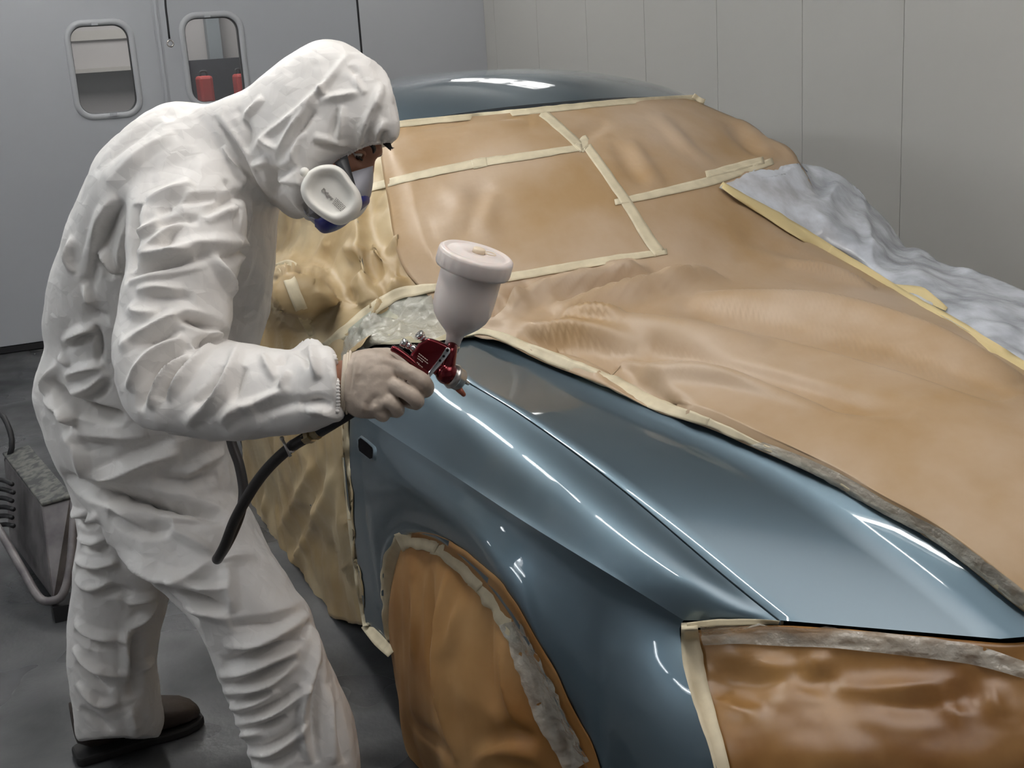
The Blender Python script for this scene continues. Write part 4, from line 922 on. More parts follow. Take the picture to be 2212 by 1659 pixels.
# hood: collar round to the face opening
add_r([(420,236,586,432,2.34,.100),(465,232,592,430,2.33,.105),(530,206,612,444,2.32,.115),(580,165,640,460,2.31,.120),(630,127,655,452,2.305,.124),(690,97,688,405,2.30,.126),(750,107,718,366,2.295,.124),(805,150,750,340,2.29,.122),(842,206,787,320,2.29,.118),(857,262,816,312,2.29,.110),(855,298,838,309,2.29,.098)], power=2.9, sub=8)
add_r([(600,300,700,400,2.29,.10),(615,380,690,425,2.29,.10),(640,440,664,462,2.29,.075)], power=2.6)
me = fuse(mb, .0040, 14)
V, N = vertex_arrays(me)
C1 = (80,200,3.687); C2 = (60,600,3.16); C3 = (120,1000,2.517); CH = (460,80,3.607)
A = 1.0
st = [
 # shoulder, back and armpit
 (C1,-.010,9,[(1420,190),(1560,370),(1680,560),(1780,740),(1840,830)]),(C1,.008,8,[(1440,160),(1590,350),(1720,560),(1830,760)]),
 (C1,-.030,16,[(825,890),(790,1050),(762,1250),(755,1420)]),(C1,.012,12,[(850,900),(830,1000),(790,1130)]),
 (C1,.012,14,[(1250,735),(1080,790),(880,860)]),(C1,-.012,13,[(1240,775),(1080,900),(960,980)]),(C1,.012,12,[(1240,770),(1160,870),(1060,920)]),
 (C1,-.012,10,[(1080,900),(1300,850),(1560,850)]),(C1,-.016,10,[(1330,1000),(1430,925),(1560,840),(1690,820)]),(C1,.012,12,[(1340,1010),(1480,950),(1590,920)]),
 (C1,.014,12,[(800,1310),(980,1160),(1200,1010)]),(C1,-.012,10,[(960,1060),(1150,1015),(1300,1020)]),(C1,.012,10,[(760,1165),(870,1100),(990,1020)]),
 (C1,.018,13,[(1040,1275),(1300,1195),(1600,1185)]),(C1,-.012,11,[(1010,1250),(1060,1150),(1180,1050)]),
 (C1,-.034,13,[(725,1470),(900,1405),(1020,1380),(1150,1360),(1380,1300)]),(C1,.022,13,[(820,1310),(1000,1285),(1280,1285)]),(C1,.020,12,[(740,1500),(900,1450),(1100,1400),(1390,1315)]),
 (C1,.020,12,[(1390,1300),(1470,1460),(1520,1620)]),(C1,-.016,12,[(1420,1330),(1560,1310),(1640,1220)]),(C1,.014,9,[(1590,1180),(1645,1230),(1560,1340)]),
 (C1,-.018,14,[(700,860),(600,1000),(520,1150),(430,1350),(420,1600)]),(C1,.016,13,[(640,830),(520,960),(440,1240),(380,1480)]),(C1,.022,10,[(450,1300),(540,1270),(600,1390),(645,1450)]),(C1,-.020,10,[(470,1335),(520,1400),(600,1480)]),
 (C1,.014,12,[(720,1000),(670,1200),(650,1440)]),(C1,.012,10,[(290,1150),(245,1340),(300,1440)]),(C1,.010,10,[(1500,420),(1580,600),(1620,760)]),(C1,-.010,9,[(1490,700),(1560,800),(1620,790)]),(C1,.009,8,[(1610,590),(1650,640),(1600,780)]),
 (C1,-.008,16,[(480,640),(640,480),(820,330),(1000,230)]),(C1,.007,16,[(560,720),(720,560),(900,420),(1100,330)]),
 (C1,.010,9,[(1690,830),(1660,1000),(1640,1180)]),(C1,-.008,9,[(1600,900),(1560,1060),(1600,1180)]),(C1,.010,12,[(1700,1250),(1660,1400),(1600,1560)]),
 (C1,.012,12,[(800,1580),(960,1550),(1150,1600)]),(C1,-.010,12,[(900,1640),(1060,1620),(1240,1650)]),
 # sleeve
 (C2,-.036,11,[(1000,265),(1150,290),(1270,340),(1335,420)]),(C2,-.02,8,[(1225,400),(1260,430)]),(C2,-.024,10,[(1120,470),(1240,432),(1330,432)]),(C2,.020,9,[(1230,380),(1290,360),(1320,420)]),
 (C2,.020,13,[(640,480),(850,350),(1050,240),(1210,285)]),(C2,-.016,11,[(690,450),(900,420),(1060,335)]),(C2,.010,14,[(700,190),(760,250),(900,230)]),
 (C2,.022,13,[(700,785),(780,600),(900,480),(1060,400)]),(C2,-.024,11,[(760,900),(850,700),(960,570),(1130,470)]),(C2,.022,12,[(830,890),(900,750),(1000,600),(1110,500)]),(C2,-.020,10,[(900,840),(980,700),(1110,580)]),
 (C2,.020,12,[(950,840),(1050,700),(1180,560),(1250,450)]),(C2,.020,13,[(1065,1000),(1230,880),(1360,760),(1420,600),(1450,470)]),(C2,-.014,13,[(1420,860),(1440,690),(1500,620)]),(C2,-.014,12,[(1150,880),(1290,760),(1360,620)]),
 (C2,.012,9,[(1690,700),(1640,600),(1600,520)]),(C2,.012,9,[(1735,765),(1790,640)]),(C2,-.012,9,[(1720,600),(1760,520)]),(C2,.016,9,[(1995,700),(1965,560),(1930,470)]),(C2,-.014,8,[(1830,500),(1900,525),(1945,620)]),(C2,.012,8,[(1820,490),(1920,470),(2010,480)]),
 (C2,.012,12,[(1320,1000),(1400,900),(1560,860)]),(C2,.016,10,[(1900,900),(2050,880),(2130,940)]),(C2,-.014,10,[(1860,860),(2000,830),(2080,860)]),(C2,-.010,12,[(1560,940),(1750,860),(1900,840)]),(C2,.010,12,[(1480,900),(1640,820),(1800,760)]),
 # waist and hips
 (C2,-.045,15,[(150,690),(240,840),(400,910),(600,965),(750,1010),(1000,1070),(1250,1110)]),(C2,.016,12,[(230,880),(290,950),(300,1010)]),(C2,.016,14,[(90,840),(200,880),(330,970)]),(C2,-.014,10,[(200,960),(260,1010),(300,1060)]),
 (C2,-.018,10,[(210,500),(350,420),(490,390)]),(C2,.018,11,[(220,470),(330,380),(470,340)]),(C2,-.016,9,[(480,600),(490,450),(465,330)]),(C2,.016,11,[(230,690),(380,620),(520,610)]),(C2,-.014,11,[(400,860),(520,750),(610,620)]),(C2,.012,9,[(190,540),(260,600)]),(C2,.014,12,[(260,800),(420,760),(540,640)]),(C2,-.012,10,[(430,160),(440,240),(560,280)]),(C2,.014,9,[(390,40),(420,160),(460,230)]),
 (C2,.024,20,[(420,1420),(650,1330),(850,1230),(1050,1190)]),(C2,-.040,16,[(240,1340),(420,1450),(700,1490),(900,1540),(1200,1580),(1350,1650)]),(C2,.020,16,[(385,1390),(370,1200),(250,1040)]),(C2,-.020,15,[(850,1375),(1100,1395),(1300,1345)]),(C2,.016,13,[(1050,1385),(1200,1260),(1330,1190)]),(C2,-.014,18,[(600,1230),(800,1180),(1000,1100)]),(C2,.012,18,[(330,1060),(600,1090),(820,1080)]),(C2,-.012,14,[(300,1110),(500,1150),(640,1140)]),
 (C2,.016,12,[(180,600),(120,680),(90,800)]),
 # near leg
 (C3,-.022,13,[(190,145),(450,185),(600,215),(800,265),(900,290)]),(C3,.022,16,[(350,480),(600,620),(680,655),(780,600),(850,530)]),(C3,-.020,14,[(300,260),(420,345),(520,375),(640,350)]),(C3,.016,12,[(270,210),(430,330),(520,360)]),(C3,.014,11,[(620,350),(740,420),(860,500)]),(C3,-.024,12,[(600,650),(760,725),(940,785)]),(C3,.018,11,[(640,640),(800,695),(960,690)]),(C3,-.020,11,[(560,650),(700,790),(790,870)]),(C3,.016,11,[(700,765),(850,825),(960,850)]),(C3,-.012,14,[(900,300),(760,330),(640,330)]),(C3,.010,14,[(860,560),(960,520),(1080,520)]),(C3,.012,14,[(930,560),(950,680),(960,820)]),
 (C3,-.020,13,[(950,890),(1150,880),(1280,850),(1370,790)]),(C3,.022,14,[(920,985),(1100,975),(1250,905),(1380,810)]),(C3,-.024,11,[(920,1080),(1080,1035),(1250,975),(1350,960)]),(C3,-.02,8,[(1350,950),(1370,890),(1385,870)]),
 (C3,.020,10,[(900,1150),(1050,1120),(1200,1050),(1330,1030)]),(C3,-.020,9,[(910,1200),(1060,1170),(1200,1110),(1300,1060)]),(C3,.020,10,[(930,1240),(1080,1220),(1210,1170),(1310,1080)]),(C3,-.018,9,[(940,1290),(1080,1270),(1180,1230)]),(C3,.018,10,[(960,1325),(1100,1300),(1220,1230)]),(C3,-.018,9,[(975,1370),(1100,1350),(1220,1300),(1330,1210)]),(C3,.020,10,[(990,1415),(1130,1390),(1270,1310),(1370,1200)]),(C3,-.018,9,[(1000,1450),(1130,1430),(1250,1370)]),(C3,.016,9,[(1000,1480),(1120,1450)]),(C3,-.020,10,[(1030,1530),(1150,1545),(1280,1470),(1370,1390)]),(C3,.020,10,[(1040,1570),(1150,1590),(1300,1490),(1380,1400)]),(C3,-.016,10,[(1060,1620),(1180,1640),(1320,1560)]),
 (C3,.020,12,[(1400,890),(1405,1080),(1340,1380),(1395,1640)]),(C3,-.018,11,[(1430,1080),(1420,1250),(1390,1400),(1420,1640)]),(C3,.012,13,[(1480,1200),(1500,1400),(1520,1640)]),(C3,-.010,12,[(1530,1300),(1560,1500),(1590,1640)]),
 # far leg
 (C3,.020,9,[(100,255),(170,295),(240,290)]),(C3,-.020,9,[(110,300),(190,340),(270,340)]),(C3,.018,9,[(130,400),(200,430),(300,420)]),(C3,-.018,9,[(140,440),(220,470),(320,460)]),(C3,.022,11,[(110,530),(200,555),(340,540)]),(C3,-.020,9,[(110,570),(190,600),(280,600)]),(C3,.016,10,[(110,630),(200,690),(300,650)]),(C3,-.018,11,[(200,720),(320,690),(430,720)]),(C3,.018,11,[(380,770),(460,740),(560,720)]),
 (C3,.022,10,[(100,850),(190,925),(390,965)]),(C3,-.020,9,[(100,905),(200,985),(380,990)]),(C3,.020,10,[(105,1000),(215,1110),(390,1165)]),(C3,-.018,9,[(120,1080),(210,1180),(310,1240)]),(C3,.022,11,[(388,900),(390,1050),(405,1200)]),(C3,-.028,14,[(420,930),(440,1080),(430,1280)]),(C3,.020,11,[(395,905),(480,840),(560,750)]),(C3,.018,10,[(420,1170),(500,1085),(530,1075)]),(C3,.016,11,[(130,1190),(240,1320),(350,1300)]),(C3,-.014,10,[(130,1330),(230,1400),(300,1470)]),(C3,.012,12,[(400,1330),(430,1430),(420,1500)]),
 # hood
 (CH,.010,8,[(1080,125),(900,350),(820,450),(680,580),(540,690),(400,780),(320,900)]),(CH,.010,8,[(835,500),(1000,470),(1140,440)]),(CH,.010,7,[(850,380),(870,470)]),(CH,-.008,8,[(1060,230),(1140,330),(1180,440)]),(CH,.010,8,[(1110,280),(1130,380),(1190,440)]),(CH,.010,8,[(960,820),(1000,690),(1010,540)]),(CH,-.008,8,[(930,800),(960,680),(980,560)]),
 (CH,.014,9,[(1090,850),(1180,700),(1280,500),(1305,360)]),(CH,-.012,8,[(1190,790),(1230,650),(1290,540)]),(CH,.012,8,[(1240,820),(1300,720),(1340,640)]),(CH,-.010,7,[(1310,800),(1340,720)]),(CH,-.014,8,[(790,815),(950,840),(1085,870)]),(CH,.010,8,[(780,790),(900,810),(1040,830)]),
 (CH,.012,9,[(500,960),(560,850),(640,700),(820,480)]),(CH,-.010,8,[(600,900),(690,740),(800,580)]),(CH,.012,8,[(600,1010),(660,810),(720,740)]),(CH,-.016,9,[(480,1010),(540,1080),(630,990)]),(CH,.010,8,[(320,1000),(450,965)]),(CH,-.014,9,[(480,1180),(600,1150),(660,1130)]),(CH,.012,8,[(540,1120),(620,1140),(670,1130)]),(CH,-.016,11,[(470,1000),(480,1120),(500,1240)]),(CH,.012,9,[(370,780),(470,850),(530,890)]),(CH,.009,8,[(1090,130),(1220,220),(1330,340),(1400,520)]),(CH,.010,9,[(220,640),(330,560),(390,470)]),(CH,-.008,9,[(180,560),(300,720),(280,900)]),
]
D = folds(V, N, st, 1.3, False, .75)
D += facets(V,(6,6,5),71)*.011+facets(V,(19,19,19),72)*.0028+(vnoise(V,(4,4,4),73)-.5)*.010+.006
me.vertices.foreach_set('co', (V+N*D[:,None]).ravel()); me.update()
SUIT = finish(bpy.data.objects.new('coverall', me), PER, m_suit)
# elastic edge of the hood and of the cuff
def hemtube(px, r, name, mt):
    T_ = BVHTree.FromPolygons([tuple(v) for v in (V+N*D[:,None])], [tuple(p.vertices) for p in me.polygons]); P = []
    for a,b_ in cat(px, 60):
        h = cast(a,b_,T_); P.append(h if h is not None else (P[-1] if P else UD(a,b_,2.2)))
    P = relax(np.array(P)[None].repeat(3,0), 4)[1]; k = np.arange(len(P))
    return MB().tube(P, r*(1+.25*np.sin(k*1.9)), 8).build(name, mt, PER)
hemtube([(733,344),(750,333),(768,322),(788,313),(812,307),(834,304)], .0035, 'hood_hem', m_suit)
hemtube([(722,768),(727,790),(729,820),(730,850),(730,876),(728,892)], .0036, 'cuff_hem', m_suit)

# head: continuous, with brow, eye sockets, nose, mouth and ears; only the eye strip shows
HF = nrm(.84*RT-.50*UP-.16*FW); HU = nrm(.52*RT+.85*UP); HU = nrm(HU-(HU@HF)*HF); HL = np.cross(HU, HF)      # forward, up, towards own left
if HL@FW < 0: HL = -HL
HC = UD(703,300,2.292); mbh = MB(); n = 96; m = 64; Vh = []
for j in range(m):
    th = math.pi*j/(m-1)
    for k in range(n):
        ph = 2*math.pi*k/n; x, y, z = math.sin(th)*math.cos(ph), math.sin(th)*math.sin(ph), math.cos(th)   # forward, left, up
        fx, fy, fz = .098, .068, .115
        p = np.array([x*fx, y*fy, z*fz])
        if x > 0:                                                 # flatter face
            p[0] = fx*abs(x)**.80
            g = lambda cy,cz,sy,sz: math.exp(-((p[1]-cy)/sy)**2-((p[2]-cz)/sz)**2)
            p[0] += .010*g(0,.030,.055,.012)                       # brow
            for sg in (-1,1): p[0] -= .013*g(sg*.032,.006,.017,.013); p[0] += .006*g(sg*.040,-.022,.02,.014)
            p[0] += .014*g(0,-.028,.011,.022)+.008*g(0,-.005,.010,.022) # nose
            p[0] += .006*g(0,-.066,.022,.008)+.010*g(0,-.100,.022,.016) # mouth and chin
            if p[2] < -.05: p[1] *= 1-.25*min(1,(-.05-p[2])/.07)
        Vh.append(HC+HF*p[0]+HL*p[1]+HU*p[2])
mbh.add(Vh, gfaces(m,n,True))
for sg in (-1,1):                                                 # ears
    mbh.ball(HC+HL*sg*.077-HF*.008-HU*.004, 1, 14, (.018,.008,.030), [HF,HL,HU])
mbn = rings_mesh([(560,330,640,440,2.30,.05),(600,290,690,420,2.285,.055),(650,250,740,400,2.27,.06)])
mbh.add(*mbn)
head = mbh.build('head', m_skin, PER)
def hp_(f,l,u): return HC+HF*f+HL*l+HU*u
for sg in (-1,1):
    e = MB().ball(hp_(.077,sg*.032,.004), .0115, 18).build('eyeball', m_eye, head)
    MB().ball(hp_(.0832,sg*.032,-.0015), .0060, 14).build('iris', m_iris, e)
    P = [hp_(.086,sg*.020,.0015),hp_(.0885,sg*.027,.0085),hp_(.087,sg*.037,.009),hp_(.079,sg*.047,.002)]
    MB().tube(cat(P,14), .0036, 8).build('eyelid', m_skin, head)
    P = [hp_(.096,sg*.012,.020),hp_(.0965,sg*.022,.027),hp_(.090,sg*.036,.029),hp_(.077,sg*.050,.022)]
    MB().tube(cat(P,16), [.003,.0036,.004,.0042,.0043,.0043,.0043,.0042,.0042,.004,.0038,.0036,.0034,.003,.0026,.002], 8).build('eyebrow', m_hair, head)
    P = [hp_(.0885,sg*.020,-.002),hp_(.0905,sg*.030,-.003),hp_(.084,sg*.043,-.004)]
    MB().tube(cat(P,10), .0016, 6).build('eyelashes', m_hair, head)
b = MB()                                                          # strands of hair escaping at the forehead
for k in range(16):
    a = (828+k*.9, 307+rng.rand()*3); e = (838+rng.rand()*14, 318+rng.rand()*8); dd = 2.235+.05*rng.rand()
    b.tube(cat([UD(*a,dd), UD((a[0]+e[0])/2+1,(a[1]+e[1])/2+3,dd), UD(*e,dd)],8), np.linspace(.0022,.0005,8), 6)
b.build('hair', m_hair, PER)

# half mask with two filters
MK = empty('respirator', UD(760,420,2.22), None, None); del_ = MK; MK.parent = PER; MK.matrix_parent_inverse = PER.matrix_basis.inverted()
b = MB()                                                          # face piece: a shell over nose, mouth and chin
Q = []
for j,(uo,vo,un,vn,h) in enumerate([(806,358,758,372,.020),(806,378,742,384,.040),(804,400,726,404,.055),(799,424,712,425,.062),(790,442,700,445,.064),(770,462,690,462,.060),(735,485,672,468,.052),(694,492,662,464,.042),(668,474,656,452,.03)]):
    Q.append((uo,vo,un,vn,2.235,h))
b.add(*rings_mesh(Q, n=28, power=2.4, sub=5)); b.build('face_piece', m_mgrey2, MK)
b = MB()
b.add(*rings_mesh([(796,416,765,405,2.225,.034),(797,436,752,425,2.223,.042),(788,446,742,436,2.222,.046),(776,455,735,446,2.222,.044)], n=24)); 
b.add(*rings_mesh([(782,448,740,436,2.222,.044),(760,470,722,450,2.221,.05),(735,490,705,462,2.221,.05),(700,502,690,466,2.222,.046),(680,488,678,466,2.224,.036)], n=24)); b.build('valve_housing', m_mblue, MK)
b = MB(); b.add(*rings_mesh([(738,392,664,440,2.185,.030),(720,440,668,458,2.195,.035),(705,478,664,462,2.21,.035),(690,486,660,458,2.225,.03)], n=20)); b.build('chin_cup', m_mgrey, MK)
b = MB(); q = [UD(730,350,2.178),UD(746,352,2.184),UD(757,380,2.172),UD(766,398,2.170)]
w1 = cat([UD(722,352,2.185),UD(736,368,2.176),UD(754,398,2.166)],10); w2_ = cat([UD(750,334,2.192),UD(757,362,2.180),UD(768,400,2.170)],10)
st_ = grid('head_strap', np.stack([w1,(w1+w2_)/2-FW*.003,w2_],1), m_rubber, MK); solid(st_, .003)
# near filter: a rounded pad with a raised rim and a printed face
out_ = np.array([(270,650),(300,605),(360,560),(425,527),(500,505),(570,496),(640,495),(705,507),(760,530),(810,562),(850,600),(905,670),(950,740),(1000,805),(1040,860),(1072,918),(1092,980),(1102,1040),(1100,1100),(1085,1150),(1055,1215),(1010,1270),(950,1320),(880,1368),(825,1388),(770,1400),(710,1395),(660,1380),(590,1345),(520,1306),(460,1265),(400,1220),(335,1165),(280,1110),(240,1055),(210,1000),(190,940),(180,880),(186,820),(200,770),(230,710)],float)
out_ = np.stack([620+out_[:,0]/6.9125, 280+out_[:,1]/6.9125],1); cen_ = np.array([712.5,416.5]); FD = 2.118
fax = nrm(nrm(UD(712,416,2.0)-CAM)+.10*RT-.12*UP)                 # the pad's axis, away from the viewer
def fpt(p, scale, back):
    q = cen_+(p-cen_)*scale; base = UD(712.5,416.5,FD); r = ray(*q); t = ((base-CAM)@fax)/(r@fax); return CAM+r*t+fax*back
b = MB(); lay = [(.60,.012),(.70,.006),(.80,.001),(.90,.0035),(.965,.010),(.995,.018),(1.0,.026),(.985,.040),(.94,.050),(.80,.055)]
n = len(out_)
out2 = cat(np.vstack([out_,out_[:1]]), 81)[:-1]; n = 80
Vf = [fpt(p,sx,bk) for sx,bk in lay for p in out2]
ctr = [fpt(p,.30,.0115) for p in out2]; Vf = ctr+Vf
F = [tuple(range(n))]+gfaces(len(lay)+1,n,True)+[tuple(range(len(lay)*n,(len(lay)+1)*n))]
F = flip_to(Vf,F[1:-1],CAM)+[F[-1]]
cc_ = len(Vf); Vf.append(fpt(cen_,1,.0115)); F += flip_to(Vf,[(cc_,i,(i+1)%n) for i in range(n)],CAM)
fl = mesh('filter', Vf, F, m_filter, MK)
b = MB(); b.ball(UD(658,372,2.150), .0085, 14, (1,1,1)); b.build('clip_knob', m_filter, MK)
# print on the pad: one word and a block of small type
ea = nrm(UD(745,457,FD)-UD(690,405,FD)); ea = nrm(ea-(ea@fax)*fax); eb = np.cross(-fax, ea)
def text_on(body, org, ax, up, size, mt, parent, name, lift):
    cu = bpy.data.curves.new(name,'FONT'); cu.body = body; cu.size = size; cu.extrude = .0002; cu.offset = .00035
    to = bpy.data.objects.new(name, cu); COL.objects.link(to); bpy.context.view_layer.update()
    e = to.evaluated_get(bpy.context.evaluated_depsgraph_get()); tm = bpy.data.meshes.new_from_object(e); bpy.data.objects.remove(to)
    nz = np.cross(ax, up); L = np.empty(len(tm.vertices)*3); tm.vertices.foreach_get('co', L); L = L.reshape(-1,3)
    tm.vertices.foreach_set('co', (org+L[:,:1]*ax+L[:,1:2]*up+L[:,2:]*nz+nz*lift).ravel()); tm.update()
    return finish(bpy.data.objects.new(name, tm), parent, mt, False)
o0 = fpt(np.array([692.0,409.5]),1,.0108)
text_on('Dräger', o0, ea, eb, .0088, m_print, fl, 'print', .0006)
b = MB(); rl = random.Random(3)
for row in range(5):
    x = .027+.0005*row
    while x < .056-.002*(row%2):
        wl = rl.uniform(.0015,.004); p = o0+ea*x+eb*(.0075-.0026*row)-fax*.0009
        V4 = [p,p+ea*wl,p+ea*wl+eb*.0014,p+eb*.0014]; b.add(V4,[(0,1,2,3)]); x += wl+.0009
b.build('small_print', m_print, fl, False)
# far filter, mirrored across the face
b = MB(); fc = UD(735,420,2.38)
b.lathe([(0,.03),(.002,.05),(.012,.055),(.035,.052),(.045,.04)], fc, -FW+.25*RT, 40); b.build('filter', m_filter, MK)

# wrist, glove with five fingers closed round the grip
b = MB(); b.add(*rings_mesh([(690,775,700,885,2.07,.030),(722,784,722,884,2.056,.032),(736,778,736,880,2.052,.031),(750,780,748,882,2.047,.030)], n=24)); b.build('wrist', m_skin, PER)
hb = MB()
hb.add(*rings_mesh([(744,772,738,882,2.050,.034),(754,765,747,890,2.046,.034),(775,757,766,900,2.040,.035),(800,753,788,904,2.034,.034),(828,757,812,903,2.030,.033),(850,769,834,893,2.030,.029),(868,786,850,876,2.034,.022)], n=28, power=2.5))
fing = {'index':([(838,790,2.022),(862,795,2.012),(890,808,2.004),(914,824,2.004),(922,838,2.016),(915,845,2.036),(896,838,2.055),(876,830,2.062)],[.0125,.0125,.0125,.0128,.0122,.0115,.0105,.009]),
 'middle':([(832,825,2.018),(858,835,2.006),(880,848,2.000),(897,861,2.006),(899,870,2.024),(884,868,2.046),(862,858,2.060)],[.0128,.0128,.0128,.0130,.0120,.011,.0095]),
 'ring':([(820,850,2.018),(842,866,2.008),(856,880,2.012),(858,888,2.030),(842,884,2.052),(824,872,2.064)],[.0122,.0120,.0118,.0112,.0105,.009]),
 'little':([(800,872,2.022),(818,888,2.016),(828,896,2.022),(826,899,2.040),(808,890,2.058)],[.0110,.0105,.0102,.0095,.008]),
 'thumb':([(778,782,2.060),(806,770,2.070),(838,768,2.078),(866,782,2.076),(884,796,2.070)],[.014,.0135,.0128,.0118,.0095])}
for k,(P,r) in fing.items():
    P = np.array([UD(*p) for p in P]); K = cat(np.c_[P,r], 22); hb.tube(K[:,:3], K[:,3], 14); hb.ball(K[-1,:3], K[-1,3], 12); hb.ball(K[0,:3], K[0,3], 12)
hm = fuse(hb, .0022, 5); Vg, Ng = vertex_arrays(hm)
CG = (620,480,3.457)
sg_ = [(CG,.0035,5,[(470,1020),(450,1120),(440,1250),(430,1340)]),(CG,-.003,4,[(500,1000),(480,1150),(470,1280)]),(CG,.003,5,[(530,990),(510,1120),(490,1250)]),(CG,-.0035,6,[(960,1120),(965,1230),(990,1270)]),(CG,-.003,6,[(870,1210),(890,1290),(910,1330)]),(CG,.003,5,[(930,1150),(940,1250)]),
       (CG,.003,6,[(640,1420),(660,1360)]),(CG,.003,6,[(700,1420),(720,1360),(740,1320)]),(CG,-.003,6,[(600,1400),(640,1320),(700,1290)]),(CG,.003,6,[(560,1430),(580,1350)]),(CG,-.002,7,[(620,1080),(760,1060),(860,1120)])]
Dg = folds(Vg, Ng, sg_, 1.0)+(ridge(Vg,(70,70,70),81)-.5)*.0012
hm.vertices.foreach_set('co', (Vg+Ng*Dg[:,None]).ravel()); hm.update()
GLOVE = finish(bpy.data.objects.new('glove', hm), PER, m_glove)
b = MB()                                                          # rolled cuff of the glove
for k,(du,rr) in enumerate(((0,.0042),(6,.0030),(12,.0022))):
    P = []
    for t in np.linspace(0,2*math.pi,41):
        c = (742+du*.9, 827); ct, s_ = math.cos(t), math.sin(t); hh = 57+du*.9
        P.append(UD(c[0]+4*ct, c[1]-hh*ct, 2.049-.0345*abs(s_)**.8*(1 if s_ > 0 else -1)))
    b.tube(P, rr, 8, False)
b.build('glove_cuff', m_cuff, GLOVE)
# far hand, holding the hose in front of the belly
lh = MB(); lh.add(*rings_mesh([(462,872,510,842,2.49,.032),(468,892,520,862,2.465,.030),(478,912,522,888,2.45,.026)], n=20))
for k,(du,dv) in enumerate(((0,0),(-7,9),(-13,18),(-17,27))):
    P = [UD(516+du*.4,878+dv*.8,2.432),UD(506+du,884+dv,2.408),UD(488+du,884+dv,2.408),UD(478+du,880+dv,2.432),UD(486+du,876+dv,2.455)]
    K = cat(np.c_[np.array(P), [.0105,.0108,.0102,.0095,.0085]], 16); lh.tube(K[:,:3], K[:,3]*(1-.05*k), 12); lh.ball(K[-1,:3], K[-1,3]*(1-.05*k), 10)
P = np.array([UD(480,870,2.47),UD(490,862,2.44),UD(503,866,2.412),UD(510,880,2.40)]); K = cat(np.c_[P,[.013,.0125,.0115,.009]],14); lh.tube(K[:,:3],K[:,3],12); lh.ball(K[-1,:3],K[-1,3],10)
finish(bpy.data.objects.new('glove', fuse(lh,.0026,4)), PER, m_glove)

# boots
def boot(dx, ankle=True):
    b = MB(); hs = UZ(176,1650,0); to = UZ(437,1566,0); dr = nrm(to-hs); sd = np.array([-dr[1],dr[0],0]); L = np.linalg.norm(to-hs)
    pr = [(0,.05,.15,.030),(.03,.03,.15,.040),(.09,.028,.15,.044),(.14,.026,.125,.045),(.19,.024,.105,.049),(.24,.022,.088,.052),(.28,.022,.075,.048),(.305,.024,.060,.036),(.318,.030,.045,.018)]
    s = L/.318; V = []
    for x,z0,z1,wd in pr:
        c = hs+dr*x*s+sd*.02
        for k in range(20):
            t = 2*math.pi*k/20; ct, s_ = math.cos(t), math.sin(t)
            V.append(c+sd*wd*np.sign(ct)*abs(ct)**.75+np.array([0,0,(z0+z1)/2+(z1-z0)/2*np.sign(s_)*abs(s_)**.75])+dx)
    o = MB().add(V, gfaces(len(pr),20,True)+[tuple(range(19,-1,-1)),tuple(range((len(pr)-1)*20,len(pr)*20))]); cc = hs+dr*.07*s+sd*.02
    if ankle: o.lathe([(.10,.048),(.15,.046),(.20,.044)], cc+dr*.03+dx, (0,0,1), 24)
    o = o.build('boot', m_boot, PER)
    V = []; out = [(-.012,.030),(.0,.042),(.08,.047),(.16,.045),(.22,.054),(.27,.054),(.305,.042),(.326,.020)]
    ring_ = [(x,wd) for x,wd in out]+[(x,-wd) for x,wd in out[::-1]]; n = len(ring_)
    for z in (0.001,.024):
        V += [hs+dr*x*s+sd*(.02+wd)+np.array([0,0,z])+dx for x,wd in ring_]
    sl = mesh('sole', V, [tuple(range(n-1,-1,-1)),tuple(range(n,2*n))]+[(i,(i+1)%n,(i+1)%n+n,i+n) for i in range(n)], m_sole, o, False)
    bevel(sl, .006, 2)
boot(np.zeros(3))
nb = UZ(640,1960,0)-UZ(176,1650,0); boot(np.array([nb[0],nb[1],0]), False)

# ------------------------------------------------------------------ spray gun in the right hand
GD = 2.03
GUN = empty('spray_gun', UD(930,775,GD), 'red spray gun with a white paint cup on top, held in the gloved hand', 'spray gun')
AX = nrm(math.cos(math.radians(20))*(RT*.278+UP*.962)-FW*math.sin(math.radians(20)))
L0 = UD(1030,547,1.985)
k = .79e-3*1.985/2.0
cup = MB().lathe([(-36*k,60*k),(-42*k,63*k),(-60*k,63.5*k),(-95*k,63*k),(-122*k,61.5*k),(-138*k,56*k),(-152*k,46*k),(-164*k,34*k),(-173*k,24*k),(-180*k,18.5*k),(-190*k,16.5*k),(-207*k,15.5*k),(-207*k,12*k)], L0, AX, 56, False).build('paint_cup', m_cup, GUN)
lid = MB(); prof = [(1*k,4*k),(2*k,30*k),(1*k,58*k),(-1*k,62*k),(2.5*k,66*k),(2*k,72*k),(-2*k,76*k),(-7*k,77*k),(-31*k,77*k),(-36*k,75*k),(-37*k,66*k)]
a_ = nrm(np.cross(AX,FW)); b_ = np.cross(AX,a_); n = 120; V = []
for h,r in prof:
    for i in range(n):
        t = 2*math.pi*i/n; rr = r*(1+.018*(abs(math.sin(t*11))**.5) if r > 74*k else 1); V.append(L0+h*AX+rr*(math.cos(t)*a_+math.sin(t)*b_))
lid.add(V, gfaces(len(prof),n,True)+[tuple(range(n))]); lo_ = lid.build('cup_lid', m_cup, cup)
c0 = UD(1040,528,1.985)+AX*.002; c0 = L0+AX*.002+b_*.0-0*a_
vc = UD(1035,541,1.985); vc = vc-((vc-L0)@AX)*AX
MB().lathe([(0,13*k),(9*k,13*k),(11*k,11.5*k),(11*k,0.2*k)], vc, AX, 28).build('vent_cap', m_cap, lo_)
